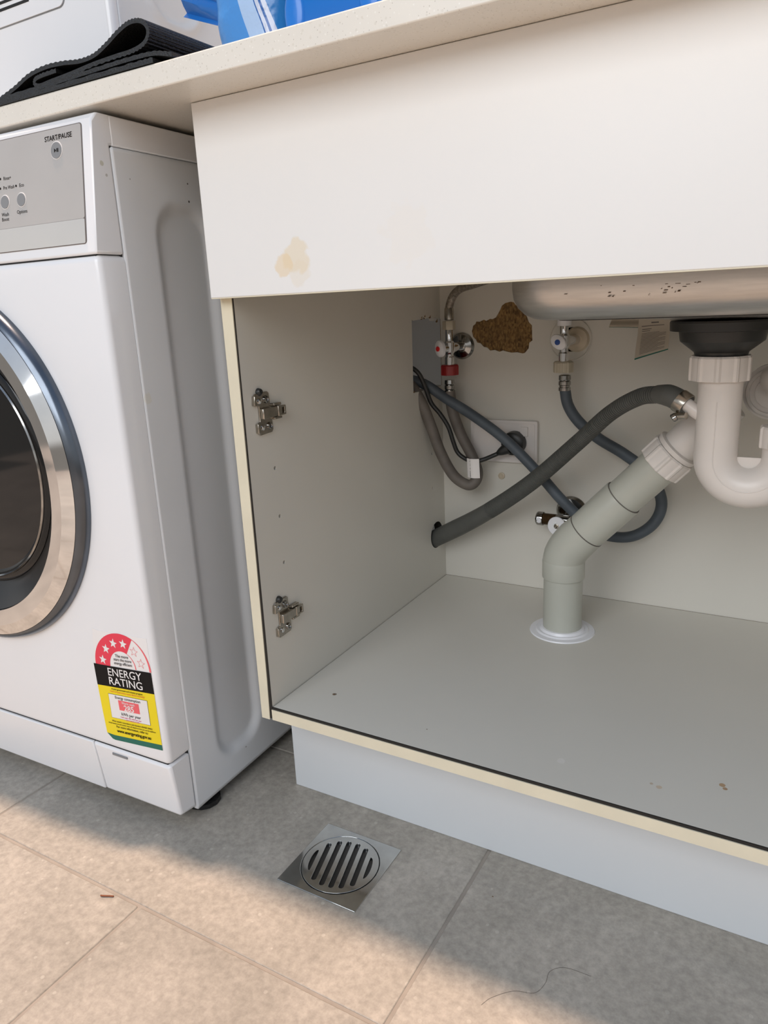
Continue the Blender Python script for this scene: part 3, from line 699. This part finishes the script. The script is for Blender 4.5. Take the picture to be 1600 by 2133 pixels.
obj('console', M().prism([(-.0012, .7034), (-.037, .7034), (-.0205, .8320), (-.0150, .8378), (.0040, .8378), (.0040, .8092), (-.0012, .8085)], FU, UL, 0.0), 'washer_marked', wa, local=True, bevel=.0045, seg=4)
fp = obj('front_panel', M().box(UL, 0, -.037, .0080, .1027, .7030), 'washer', wa, local=True, bevel=.0075, seg=5)
cut = obj('door_opening', M().lathe([(.205, -.06), (.205, .02)], (-.300, 0, .461), (0, 1, 0), 96), 'washer', wa, local=True)
bo = fp.modifiers.new('opening', 'BOOLEAN'); bo.operation = 'DIFFERENCE'; bo.object = cut; bo.solver = 'EXACT'
dg0 = bpy.context.evaluated_depsgraph_get(); dg0.update()
nm_ = bpy.data.meshes.new_from_object(fp.evaluated_get(dg0)); fp.modifiers.clear(); fp.data = nm_
import bmesh
bm_ = bmesh.new(); bm_.from_mesh(nm_)
bmesh.ops.bisect_plane(bm_, geom=bm_.verts[:] + bm_.edges[:] + bm_.faces[:], plane_co=(0, -.0013, 0), plane_no=(0, 1, 0), clear_outer=True)
bm_.to_mesh(nm_); bm_.free()
nm_.shade_smooth(); nm_.set_sharp_from_angle(angle=math.radians(35))
bpy.data.objects.remove(cut)
obj('kick_panel', M().prism([(-.0014, .0205), (-.0290, .0250), (-.0352, .0850), (-.0370, .1020), (-.0014, .1020)], FU, -.1365, 0.0), 'washer', wa, local=True, bevel=.004, seg=3)
obj('kick_panel', M().prism([(-.0014, .0205), (-.0290, .0250), (-.0352, .0850), (-.0370, .1020), (-.0014, .1020)], FU, UL, -.1370), 'washer', wa, local=True, bevel=.0015, seg=2)
for bx in ((UL+.005, -.006, -.0335, -.002, .1015, .1042), (UL+.005, -.006, -.0335, -.002, .7015, .7040), (-.141, -.133, -.026, -.004, .026, .1)):
    obj('seam_gap', M().box(*bx), 'gap', wa, local=True, smooth=0)
obj('release_slot', M().box(-.1010, -.0745, -.0375, -.0350, .0925, .0955), 'button', wa, local=True)
for a, b in ((-.045, .05), (UL+.045, .05), (-.045, .50), (UL+.045, .50)):
    obj('foot', M().lathe([(.020, 0), (.0225, .001), (.0225, .0075), (.019, .009), (.012, .010), (.008, .011), (.008, .026)], (a+.024, b-.016, 0), (0, 0, 1), 12), 'blackrub', wa, local=True, smooth=25)
# leaning control panel: s up the slope
k_ = .0165/.1286; nl = math.hypot(1, k_)
def on_console(off):
    def fn(a, b):
        return (a, -.037 + (b-.7034)*k_ - off, b - off*k_)
    return fn
def con_plate(poly, t0, t1):
    m = M(); f0, f1 = on_console(t0), on_console(t1); m.plate(poly, [], lambda a, b, t: on_console(t)(a, b), t0, t1); return m
cpan = obj('control_panel', con_plate(rrect(-.330, -.0145, .7390, .8285, .0028), .0002, .0010), 'panel', wa, local=True, smooth=0)
obj('panel_outline', con_plate(rrect(-.3308, -.0137, .7142, .8293, .0034), -.0004, .0006), 'greyink', wa, local=True, smooth=0)
obj('mirror_strip', con_plate(rrect(-.330, -.0148, .7150, .7388, .0015), .0002, .0011), 'mirror', wa, local=True, smooth=0)['label'] = 'mirror-finish strip below the control panel'
def oval(cx, cz, ru, rz, t1, mtl, name, rim=None):
    m = M(); pl = [(cx + ru*math.cos(2*PI*i/28), cz + rz*math.sin(2*PI*i/28)) for i in range(28)]
    m.plate(pl, [], lambda a, b, t: on_console(t)(a, b), .0008, t1)
    return obj(name, m, mtl, wa, local=True, smooth=0)
for cx, cz, ru, rz in ((-.0513, .8078, .0079, .0079), (-.1378, .7663, .0066, .0066), (-.1105, .7661, .0066, .0066)):
    oval(cx, cz, ru+.0009, rz+.0009, .0013, 'labelwhite', 'button_ring')
    oval(cx, cz, ru, rz, .0019, 'button', 'button')
fnc = on_console(.0022); fnp = on_console(.0013)
ic = M(); ic.add([fnc(-.0537, .8098), fnc(-.0537, .8058), fnc(-.0508, .8078)], [(0, 1, 2)])
for a in (-.0497, -.0480): ic.add([fnc(a-.0005, .8096), fnc(a+.0005, .8096), fnc(a+.0005, .8060), fnc(a-.0005, .8060)], [(0, 1, 2, 3)])
obj('play_pause_symbol', ic, 'ink', wa, local=True, smooth=0, recalc=False)
L_ = [textmesh('START/PAUSE', .0068, lambda a, b: fnp(-.0480 + a, .8178 + b), bold=.0001),
      textmesh('Rinse+', .0052, lambda a, b: fnp(-.1318 + a, .7885 + b), squeeze=.9),
      textmesh('Pre Wash', .0052, lambda a, b: fnp(-.1300 + a, .7790 + b), squeeze=.9),
      textmesh('Eco', .0052, lambda a, b: fnp(-.1090 + a, .7790 + b)),
      textmesh('Wash\nBoost', .0052, lambda a, b: fnp(-.1388 + a, .7520 + b), spacing=.95),
      textmesh('Options', .0052, lambda a, b: fnp(-.1105 + a, .7525 + b))]
for a, b in ((-.1435, .7905), (-.1445, .7808), (-.1180, .7808)):
    q = M(); q.add([fnp(a + .0013*math.cos(t*PI/4), b + .0013*math.sin(t*PI/4)) for t in range(8)], [tuple(range(8))]); L_.append(q)
o = obj('lettering', merge(*L_), 'ink', wa, local=True, smooth=0, recalc=False)

# door
DC = (-.300, 0, .461)
def ring(name, prof, mtl, n=128, sm=30):
    return obj(name, M().lathe(prof, (DC[0], 0, DC[2]), (0, 1, 0), n, closed=False), mtl, wa, local=True, smooth=sm)
def hoop(name, prof, mtl, parent=None, n=144, sm=30, closed=True):
    return obj(name, M().lathe(prof, (DC[0], 0, DC[2]), (0, 1, 0), n, closed=closed), mtl, parent or wa, local=True, smooth=sm)
rim = hoop('door_rim', [(.2330, -.0360), (.2335, -.0400), (.2320, -.0450), (.2290, -.0490), (.2245, -.0515), (.2240, -.0400)], 'rim', sm=50)
rim['label'] = 'dull blue-grey outer rim of the door'
hoop('door_ring', [(.2240, -.0450), (.2240, -.0518), (.2090, -.0585), (.1895, -.0560), (.1885, -.0500)], 'chrome', sm=12)['label'] = 'polished chrome ring of the door'
hoop('door_bezel', [(.1890, -.0480), (.1885, -.0530), (.1700, -.0400), (.1560, -.0290), (.1500, -.0260), (.1500, -.0200)], 'bezel', sm=12)
dg_ = M().lathe([(.1560, -.0300), (.1500, -.0340), (.1400, -.0300), (.1250, -.0180), (.1000, -.0080), (.0600, -.0030), (.0001, -.0010)], (DC[0], 0, DC[2]), (0, 1, 0), 96)
obj('door_glass', dg_, 'glass', wa, local=True, smooth=60)
hoop('drum_lip', [(.1490, -.0352), (.1475, -.0368), (.1458, -.0352), (.1475, -.0340)], 'darkchrome', sm=60)

# energy rating sticker
def FL(off): return lambda a, b, t=None: (a, -.0371 - off, b)
def flat(poly, off, name, mtl, parent): 
    m = M(); f = FL(off); m.add([f(*p) for p in poly], [tuple(range(len(poly)))])
    return obj(name, m, mtl, parent, local=True, smooth=0, recalc=False)
lab = M(); LP = [(-.1005, .2720), (-.0895, .2705), (-.0085, .2745), (-.0078, .2000), (-.0070, .1245), (-.0905, .1175), (-.0950, .1185), (-.1040, .1255), (-.1075, .1930), (-.1075, .2220), (-.1030, .2560)]
lab.plate(LP, [], lambda a, b, t: (a, t, b), -.0370, -.0373)
es = obj('energy_sticker', lab, 'labelwhite', wa, local=True, smooth=0); es['label'] = 'energy rating sticker, peeling at its left edge'
CX, CZ, RO, RI = -.0560, .2270, .0455, .0218
def shear(a, b): return (a, b + (a-CX)*.07)
def arc(r0, r1, a0, a1, n=24):
    pl = [shear(CX + r1*1.06*math.cos(math.radians(a0+(a1-a0)*i/n)), CZ + r1*math.sin(math.radians(a0+(a1-a0)*i/n))) for i in range(n+1)]
    pl += [shear(CX + r0*math.cos(math.radians(a1-(a1-a0)*i/n)), CZ + r0*math.sin(math.radians(a1-(a1-a0)*i/n))) for i in range(n+1)]
    return pl
def strip_poly(m, pl, off):
    f = FL(off); k = len(pl)//2; vs = [f(*p) for p in pl]
    m.add(vs, [(i, i+1, 2*k-2-i, 2*k-1-i) for i in range(k-1)])
m = M(); strip_poly(m, arc(RI, RO, 62, 184), .0004); obj('red_arc', m, 'labelred', es, local=True, smooth=0, recalc=False)
m = M(); strip_poly(m, arc(RO-.00018, RO, 0, 62), .0004); strip_poly(m, arc(RI, RI+.00018, 0, 62), .0004); obj('arc_outline', m, 'labelpink', es, local=True, smooth=0, recalc=False)
band = [(-.1080, .2230), (-.0950, .2235), (-.0083, .2300), (-.0079, .2016), (-.0930, .1945), (-.1072, .1932)]
flat(band, .0006, 'black_band', 'ink', es)
flat([(-.1072, .1932), (-.0930, .1945), (-.0079, .2016), (-.0072, .1320), (-.0900, .1245), (-.1040, .1250), (-.1060, .160)], .0005, 'yellow_field', 'yellow', es)
flat([(-.1038, .1249), (-.0900, .1246), (-.0072, .1321), (-.0070, .1245), (-.0905, .1175), (-.0950, .1182)], .0006, 'green_band', 'green', es)
BX = [(-.0895, .1843), (-.0220, .1895), (-.0220, .1560), (-.0895, .1508)]
flat([(-.0899, .1847), (-.0216, .1899), (-.0216, .1556), (-.0899, .1504)], .0007, 'box_outline', 'ink', es)
flat(BX, .0008, 'white_box', 'labelwhite', es)
flat([(-.0735, .1788), (-.0375, .1815), (-.0372, .1675), (-.0732, .1648)], .0009, 'red_box', 'labelpink', es)
def star(cx, cz, r, rot=0): return [(cx + (r if i % 2 == 0 else r*.42)*math.sin(i*PI/5+rot), cz + (r if i % 2 == 0 else r*.42)*math.cos(i*PI/5+rot)) for i in range(10)]
stars = M(); ost = M(); f = FL(.0006)
for i, an in enumerate((168, 137, 108, 79, 47, 17)):
    r = .0330; cx, cz = shear(CX + r*1.04*math.cos(math.radians(an)), CZ + r*math.sin(math.radians(an)))
    s_ = star(cx, cz, .0068, .1)
    if i < 4: stars.add([f(*p) for p in s_] + [f(cx, cz)], [(j, (j+1) % 10, 10) for j in range(10)])
    else:
        s2 = star(cx, cz, .0058, .1); ost.add([f(*p) for p in s_ + s2], [(j, (j+1) % 10, 10+(j+1) % 10, 10+j) for j in range(10)])
obj('star_print', stars, 'labelwhite', es, local=True, smooth=0, recalc=False)
obj('star_outline', ost, 'labelpink', es, local=True, smooth=0, recalc=False)
SL = .075
def lt_(s, size, cx, cz, off=.0010, bold=.00005, sq=1.0, sp=1.0):
    f = FL(off); return textmesh(s, size, lambda a, b: f(cx + a, cz + b + a*SL), bold=bold, squeeze=sq, spacing=sp)
obj('lettering', merge(lt_('The more', .0056, CX+.001, .2405), lt_('stars the more', .0054, CX+.0015, .2356, sq=.95), lt_('energy efficient', .0054, CX+.0015, .2305, sq=.93),
    lt_('A joint government and industry program', .0032, CX+.001, .1938), lt_('Energy consumption', .0054, CX, .1818, sq=1.0), lt_('kWh per year', .0060, CX+.002, .1592, sq=1.0),
    lt_('When tested in accordance with Standard AS/NZS 2040.2', .0030, CX+.001, .1475), lt_('Actual energy use and running costs will depend on how you use the appliance', .0026, CX, .1440),
    lt_('For more information, refer to:', .0044, CX, .1395), lt_('www.energyrating.gov.au', .0062, CX+.002, .1330, bold=.00015, sq=.95)), 'ink', es, local=True, smooth=0, recalc=False)
obj('lettering', merge(lt_('ENERGY', .0150, CX+.001, .2135, bold=.00008, sq=1.06), lt_('RATING', .0150, CX+.001, .2010, bold=.00008, sq=1.10),
    lt_('285', .0110, CX+.0005, .1668, .0011, .0002, 1.1), lt_('Warm wash', .0046, CX, .1757, .0011)), 'labelwhite', es, local=True, smooth=0, recalc=False)
obj('lettering', lt_('Fisher & Paykel clothes washer Model WH7560J1', .0030, CX+.001, .1902), 'orange', es, local=True, smooth=0, recalc=False)
obj('lettering', merge(lt_('Cold wash 150, kWh per year', .0030, CX+.001, .1555), lt_('when tested on cold', .0028, CX+.003, .1528)), 'magenta', es, local=True, smooth=0, recalc=False)

# ------------------------------------------------------------------ floor drain
fd = thing('floor_drain', 'square polished steel floor drain with slotted round grate', 'drain', (.1311, -.0373, 0))
cx, cy = .1311, -.0373
obj('frame', M().plate([(.0777, -.0912), (.1848, -.0912), (.1848, .0165), (.0777, .0165)], [circle(cx, cy, .0472, 64)], FZ, -.0030, .0013), 'polish', fd, bevel=.0005)
slots = []; aa = math.radians(-15.2); ca, sa = math.cos(aa), math.sin(aa)
# slot axis runs 15 degrees off the frame's own axis
dirv = (math.sin(math.radians(-15.2))*-1, -math.cos(math.radians(15.2)))
dx_, dy_ = .2617, -.9651
px_, py_ = .9651, .2617
for i in range(-3, 4):
    hw = .0031; hl = (.0385, .0370, .0310, .0175)[abs(i)]
    ox, oy = cx + px_*.0118*i*1.0, cy + py_*.0118*i
    pl = []
    if abs(i) < 3:
        for s_ in (1, -1):
            for k in range(9):
                a = PI*k/8
                lx, ly = hw*math.cos(a)*s_, (hl-hw)*s_ + hw*math.sin(a)*s_
                pl.append((ox + px_*lx + dx_*ly, oy + py_*lx + dy_*ly))
    else:
        sg = 1 if i > 0 else -1
        for k in range(15):
            ly = hl*math.cos(PI*k/14); lx = sg*(.0052*math.sin(PI*k/14)**1 - .0025); pl.append((ox + px_*lx + dx_*ly, oy + py_*lx + dy_*ly))
        for k in range(1, 6):
            ly = -hl + 2*hl*k/6; lx = -sg*.0028; pl.append((ox + px_*lx + dx_*ly, oy + py_*lx + dy_*ly))
    slots.append(pl)
obj('grate', M().plate(circle(cx, cy, .0462, 64), slots, FZ, -.0012, .0016), 'polish', fd, bevel=.00035, seg=2)
obj('groove', M().lathe([(.0461, -.002), (.0473, -.002), (.0473, -.0004), (.0461, -.0004)], (cx, cy, 0), (0, 0, 1), 64, closed=True), 'gap', fd, smooth=0)
obj('drain_cup', M().lathe([(.0462, -.0014), (.0462, -.045), (.0001, -.046)], (cx, cy, 0), (0, 0, 1), 48), 'bezel', fd)
# cut the slab under the drain so the cup is a real well
fl_hole = True

# ------------------------------------------------------------------ small litter
tw = spline([(-.0890, -.2045, .0012), (-.0860, -.2040, .0016), (-.0790, -.2005, .0014), (-.0745, -.1985, .0012)], 4)
tag(obj('twig', M().tube(tw, .0009, 8), 'twig'), 'tiny brown twig lying on the sunlit floor tile', 'twig')
hr = spline([(.4330, -.0520, .0003), (.4080, -.0540, .0003), (.3960, -.0650, .0003), (.3960, -.0800, .0003), (.3900, -.0950, .0003), (.3720, -.1020, .0003), (.3560, -.1180, .0003), (.3500, -.1300, .0003)], 8)
tag(obj('hair', M().tube(hr, .00013, 5), 'hair'), 'long dark hair curling on the shaded grey tile', 'hair')
for x, y, z, s_, lb, nm in ((.0685, .0609, ZB, .0022, 'dark crumb on the base panel near the left corner', 'crumb'), (.2130, .0400, ZB, .0011, 'tiny black speck on the base panel near its front edge', 'crumb'),
                        (.3100, -.0010, 0, .0012, 'tiny dark speck on the grey tile right of the drain', 'crumb')):
    m = M(); n = 8; vs = [(x + s_*(.7+.5*random.random())*math.cos(2*PI*i/n), y + .6*s_*(.7+.5*random.random())*math.sin(2*PI*i/n), z + .0001) for i in range(n)]
    vs.append((x, y, z+s_*.5)); m.add(vs, [(i, (i+1) % n, n) for i in range(n)] + [tuple(range(n-1, -1, -1))])
    tag(obj(nm, m, 'dirt'), lb, 'crumb')

# ------------------------------------------------------------------ on the worktop: dryer, folded mat, packet, blue bin
ZT = .8632
dx = thing('tumble_dryer', 'white tumble dryer standing on the worktop behind the folded black mat', 'dryer', (-.177, .06, ZT))
def dl(m): return m
obj('cabinet_body', M().box(-.600, -.008, .016, .525, .012, .85), 'washer_side', dx, local=True, bevel=.01, seg=3)
sp2 = obj('side_panel', embossed((.012, .525), (.012, .845), [(.058, .150, .124, .76, .040)], -.006, .0050, 0.0, .0025, .004, True), 'washer_side', dx, local=True, smooth=80)
sl = sp2.modifiers.new('thick', 'SOLIDIFY'); sl.thickness = .0012; sl.offset = 0
obj('front_panel', M().box(-.608, 0, 0, .018, .006, .848), 'washer', dx, local=True, bevel=.008, seg=4)
hole = [(-.5, .136), (-.076, .136)]
dw = M()
dw.plate(rrect(-.56, -.0735, .1370, .185, .010), [], lambda a, b, t: (a, t, b), -.0016, .004)
obj('filter_flap', dw, 'washer', dx, local=True, bevel=.001)
obj('flap_outline', M().plate(rrect(-.5612, -.0723, .1358, .1862, .011), [], lambda a, b, t: (a, t, b), -.0004, .004), 'button', dx, local=True, smooth=0)
vt = M()
for i in range(4): vt.box(-.55, -.135, -.0022, .002, .1535 + .0075*i, .1565 + .0075*i)
obj('vent_slot', vt, 'gap', dx, local=True, smooth=0)
dr_ = M().lathe([(.20, -.001), (.20, -.018), (.19, -.026), (.165, -.028), (.155, -.02), (.0001, -.012)], (-.304, 0, .52), (0, 1, 0), 64)
obj('door', dr_, 'washer', dx, local=True, smooth=30)
for a, b in ((-.05, .05), (-.55, .05), (-.05, .48), (-.55, .48)):
    obj('foot', M().lathe([(.02, 0), (.02, .014)], (a, b, 0), (0, 0, 1), 16), 'blackrub', dx, local=True)

# folded mat: a 4 mm ribbon profile drawn in x-z, run back over the worktop
mt = [(-.330, .8655), (-.235, .8680), (-.2188, .8705), (-.1927, .8765), (-.1669, .8840), (-.1395, .8868), (-.1139, .8858), (-.0893, .8832), (-.0681, .8843), (-.0498, .8900), (-.0318, .8975), (-.0163, .9018), (-.0030, .9008), (.0050, .8955), (.0060, .8885), (-.0010, .8820), (-.0167, .8790), (-.0395, .8785), (-.0700, .8775), (-.1050, .8750), (-.1350, .8735), (-.152, .8725), (-.1600, .8750), (-.1580, .8790), (-.1480, .8805), (-.1250, .8812)]
def ribbon(pts, th, y0, y1, rib=.0006, closed=False):
    P = spline([(a, 0, b) for a, b in pts], 14); vs = []
    ylist = [y0 + (y1-y0)*i/40 for i in range(41)]
    # outline offset both sides, with fine ribs on the surface
    A, B = [], []
    for i, p in enumerate(P):
        t = (P[min(i+1, len(P)-1)] - P[max(i-1, 0)]).normalized(); nrm = Vector((-t.z, 0, t.x))
        r = rib * (1 if (i // 2) % 2 else 0)
        A.append(p + nrm*(th/2 + r)); B.append(p - nrm*(th/2))
    loop = A + B[::-1]; k = len(loop); m = M()
    for iy, y in enumerate(ylist):
        dy = 0
        vs += [(q.x, y, q.z) for q in loop]
    fs = [(i*k+j, i*k+(j+1) % k, (i+1)*k+(j+1) % k, (i+1)*k+j) for i in range(40) for j in range(k)]
    h = len(A)
    for e in (0, 40):
        fs += [(e*k+i, e*k+i+1, e*k+k-2-i, e*k+k-1-i) for i in range(h-1)]
    return m.add(vs, fs)
fm = thing('folded_mat', 'folded black ribbed rubber mat lying on the worktop edge', 'mat', (-.1, 0, ZT))
obj('folded_layer', ribbon(mt, .0036, -.070, .052), 'blackrub', fm, smooth=30)
lw = [(-.330, .8655), (-.25, .8655), (-.10, .8655), (-.02, .8660), (.0100, .8658), (.0300, .8652)]
obj('bottom_layer', ribbon([(-.33, .8652), (-.23, .8652), (-.12, .8654), (-.02, .8656), (.012, .8655)], .0040, -.0735, .052), 'blackrub', fm, smooth=30)
obj('bottom_layer', ribbon([(-.33, .8700), (-.23, .8698), (-.16, .8700), (-.07, .8715), (-.02, .8722), (.012, .8712), (.034, .8665)], .0036, -.0715, .052, .0004), 'blackrub', fm, smooth=30)
# packet
def packet_mat():
    m = bpy.data.materials.new('glossy_blue_packet'); m.use_nodes = True
    N, L = nodes(m); b = N['Principled BSDF']; b.inputs['Roughness'].default_value = .18
    tc = N.new('ShaderNodeTexCoord'); sp = N.new('ShaderNodeSeparateXYZ'); L.new(tc.outputs['Object'], sp.inputs[0])
    w = math_node(N, L, 'MULTIPLY', sp.outputs['Z'], -.32)
    e = math_node(N, L, 'SUBTRACT', sp.outputs['X'], w)
    r = N.new('ShaderNodeValToRGB'); cr = r.color_ramp; cr.interpolation = 'CONSTANT'
    mr = N.new('ShaderNodeMapRange'); mr.inputs[1].default_value = -.06; mr.inputs[2].default_value = .06; L.new(e, mr.inputs[0]); L.new(mr.outputs[0], r.inputs[0])
    cr.elements[0].position = 0; cr.elements[0].color = (.07, .30, .72, 1); cr.elements[1].position = .70; cr.elements[1].color = (.45, .62, .86, 1)
    for p, c in ((.86, (.02, .12, .40, 1)), (.875, (.62, .68, .80, 1)), (.91, (.02, .12, .40, 1)), (.93, (.60, .66, .78, 1)), (.975, (.03, .2, .5, 1))):
        q = cr.elements.new(p); q.color = c
    L.new(r.outputs[0], b.inputs['Base Color'])
    n = N.new('ShaderNodeTexNoise'); n.inputs['Scale'].default_value = 38; n.inputs['Detail'].default_value = 3; L.new(tc.outputs['Object'], n.inputs['Vector'])
    bp = N.new('ShaderNodeBump'); bp.inputs['Strength'].default_value = .7; bp.inputs['Distance'].default_value = .004; L.new(n.outputs[0], bp.inputs['Height']); L.new(bp.outputs[0], b.inputs['Normal'])
    return m
MM['packet'] = packet_mat(); MM['packetblue'] = mat('dark_blue_film', (.01, .15, .50), .25, bump=.6, bscale=60)
pk = thing('plastic_packet', 'crinkled blue and white plastic packet standing on the worktop', 'packet', (.0125, .100, ZT))
m = M(); vs = []; n = 40; hs = 26
for i in range(hs+1):
    v = i/hs; z = .190*v
    wx = .052*(1 - .12*math.cos(v*PI*1.2)) * (1 - .55*max(0, v-.75)/.25*.6)*(.80+.20*min(1, v/.18)); wy = .040*math.sqrt(max(.02, 1-(2*v-.75)**2*.42))*(1-.65*max(0, v-.72)/.28)
    for j in range(n):
        a = 2*PI*j/n; c_, s_ = math.cos(a), math.sin(a)
        x = wx*math.copysign(abs(c_)**.6, c_); y = wy*math.copysign(abs(s_)**.75, s_)
        q = .0042*noise.noise(Vector((x*28, y*28, z*34)))
        vs.append((x*(1+q*12) + .008*v, y*(1+q*12), z))
fs = [(i*n+j, i*n+(j+1) % n, (i+1)*n+(j+1) % n, (i+1)*n+j) for i in range(hs) for j in range(n)] + [tuple(range(n-1, -1, -1)), tuple(hs*n+j for j in range(n))]
m.add(vs, fs); obj('packet_body', m, 'packet', pk, local=True, smooth=80)
# sealed end fin, pleated, sticking out to the left
m = M(); vs = []; k1, k2 = 9, 16
for i in range(k1+1):
    for j in range(k2+1):
        u, v = i/k1, j/k2
        x = -.038 - .062*u + .010*(v-.5)*u; z = .074 + .085*v*(.8+.2*u) + .026*u; y = -.022 + .010*u + .0035*math.sin(j*1.55)*(.3+u) + (.0012 if j % 2 else 0)
        vs.append((x, y, z))
b = (k1+1)*(k2+1); vs += [(x, y+.0012, z) for x, y, z in vs]
q = k2+1; fs = [(i*q+j, i*q+j+1, (i+1)*q+j+1, (i+1)*q+j) for i in range(k1) for j in range(k2)]
fs += [tuple(b+t for t in reversed(f)) for f in fs]
fs += [(k1*q+j, k1*q+j+1, b+k1*q+j+1, b+k1*q+j) for j in range(k2)] + [(i*q, (i+1)*q, b+(i+1)*q, b+i*q) for i in range(k1)] + [(i*q+k2, b+i*q+k2, b+(i+1)*q+k2, (i+1)*q+k2) for i in range(k1)]
m.add(vs, fs); obj('crimped_end', m, 'packetblue', pk, local=True, smooth=40)
# bin
bn = thing('storage_tub', 'bright blue plastic tub standing on the worktop right of the packet', 'tub', (.29, .06, ZT))
m = M(); rings = []
for z, ins in ((0, .012), (.003, .004), (.008, 0), (.17, -.008), (.172, -.014), (.180, -.014), (.180, -.006), (.010, .004)):
    rings.append([(x, y, z) for x, y in rrect(-.168+ins, .168-ins, -.082+ins, .082-ins, .022, 8)])
n = len(rings[0]); vs = [p for r_ in rings for p in r_]
fs = [(i*n+j, i*n+(j+1) % n, (i+1)*n+(j+1) % n, (i+1)*n+j) for i in range(len(rings)-1) for j in range(n)] + [tuple(range(n-1, -1, -1)), tuple((len(rings)-1)*n+j for j in range(n))]
m.add(vs, fs); obj('tub_body', m, 'binblue', bn, local=True, smooth=40)
for ex in (-.152, -.075, .0, .075, .145):
    m = M(); vs = []; n = 20
    for r_, d in ((1, 0), (.92, .0014), (.7, .0026), (.35, .0032), (.01, .0034)):
        for j in range(n): a = 2*PI*j/n; vs.append((ex + .011*r_*math.cos(a), -.0823 - d, .027 + .022*r_*math.sin(a)))
    m.add(vs, [(i*n+j, (i+1)*n+j, (i+1)*n+(j+1) % n, i*n+(j+1) % n) for i in range(4) for j in range(n)])
    obj('raised_oval', m, 'binblue', bn, local=True, smooth=60)

for o in bpy.data.objects:
    if o.name.split('.')[0] in ('lettering', 'print', 'vent_slot'): o['kind'] = 'stuff'
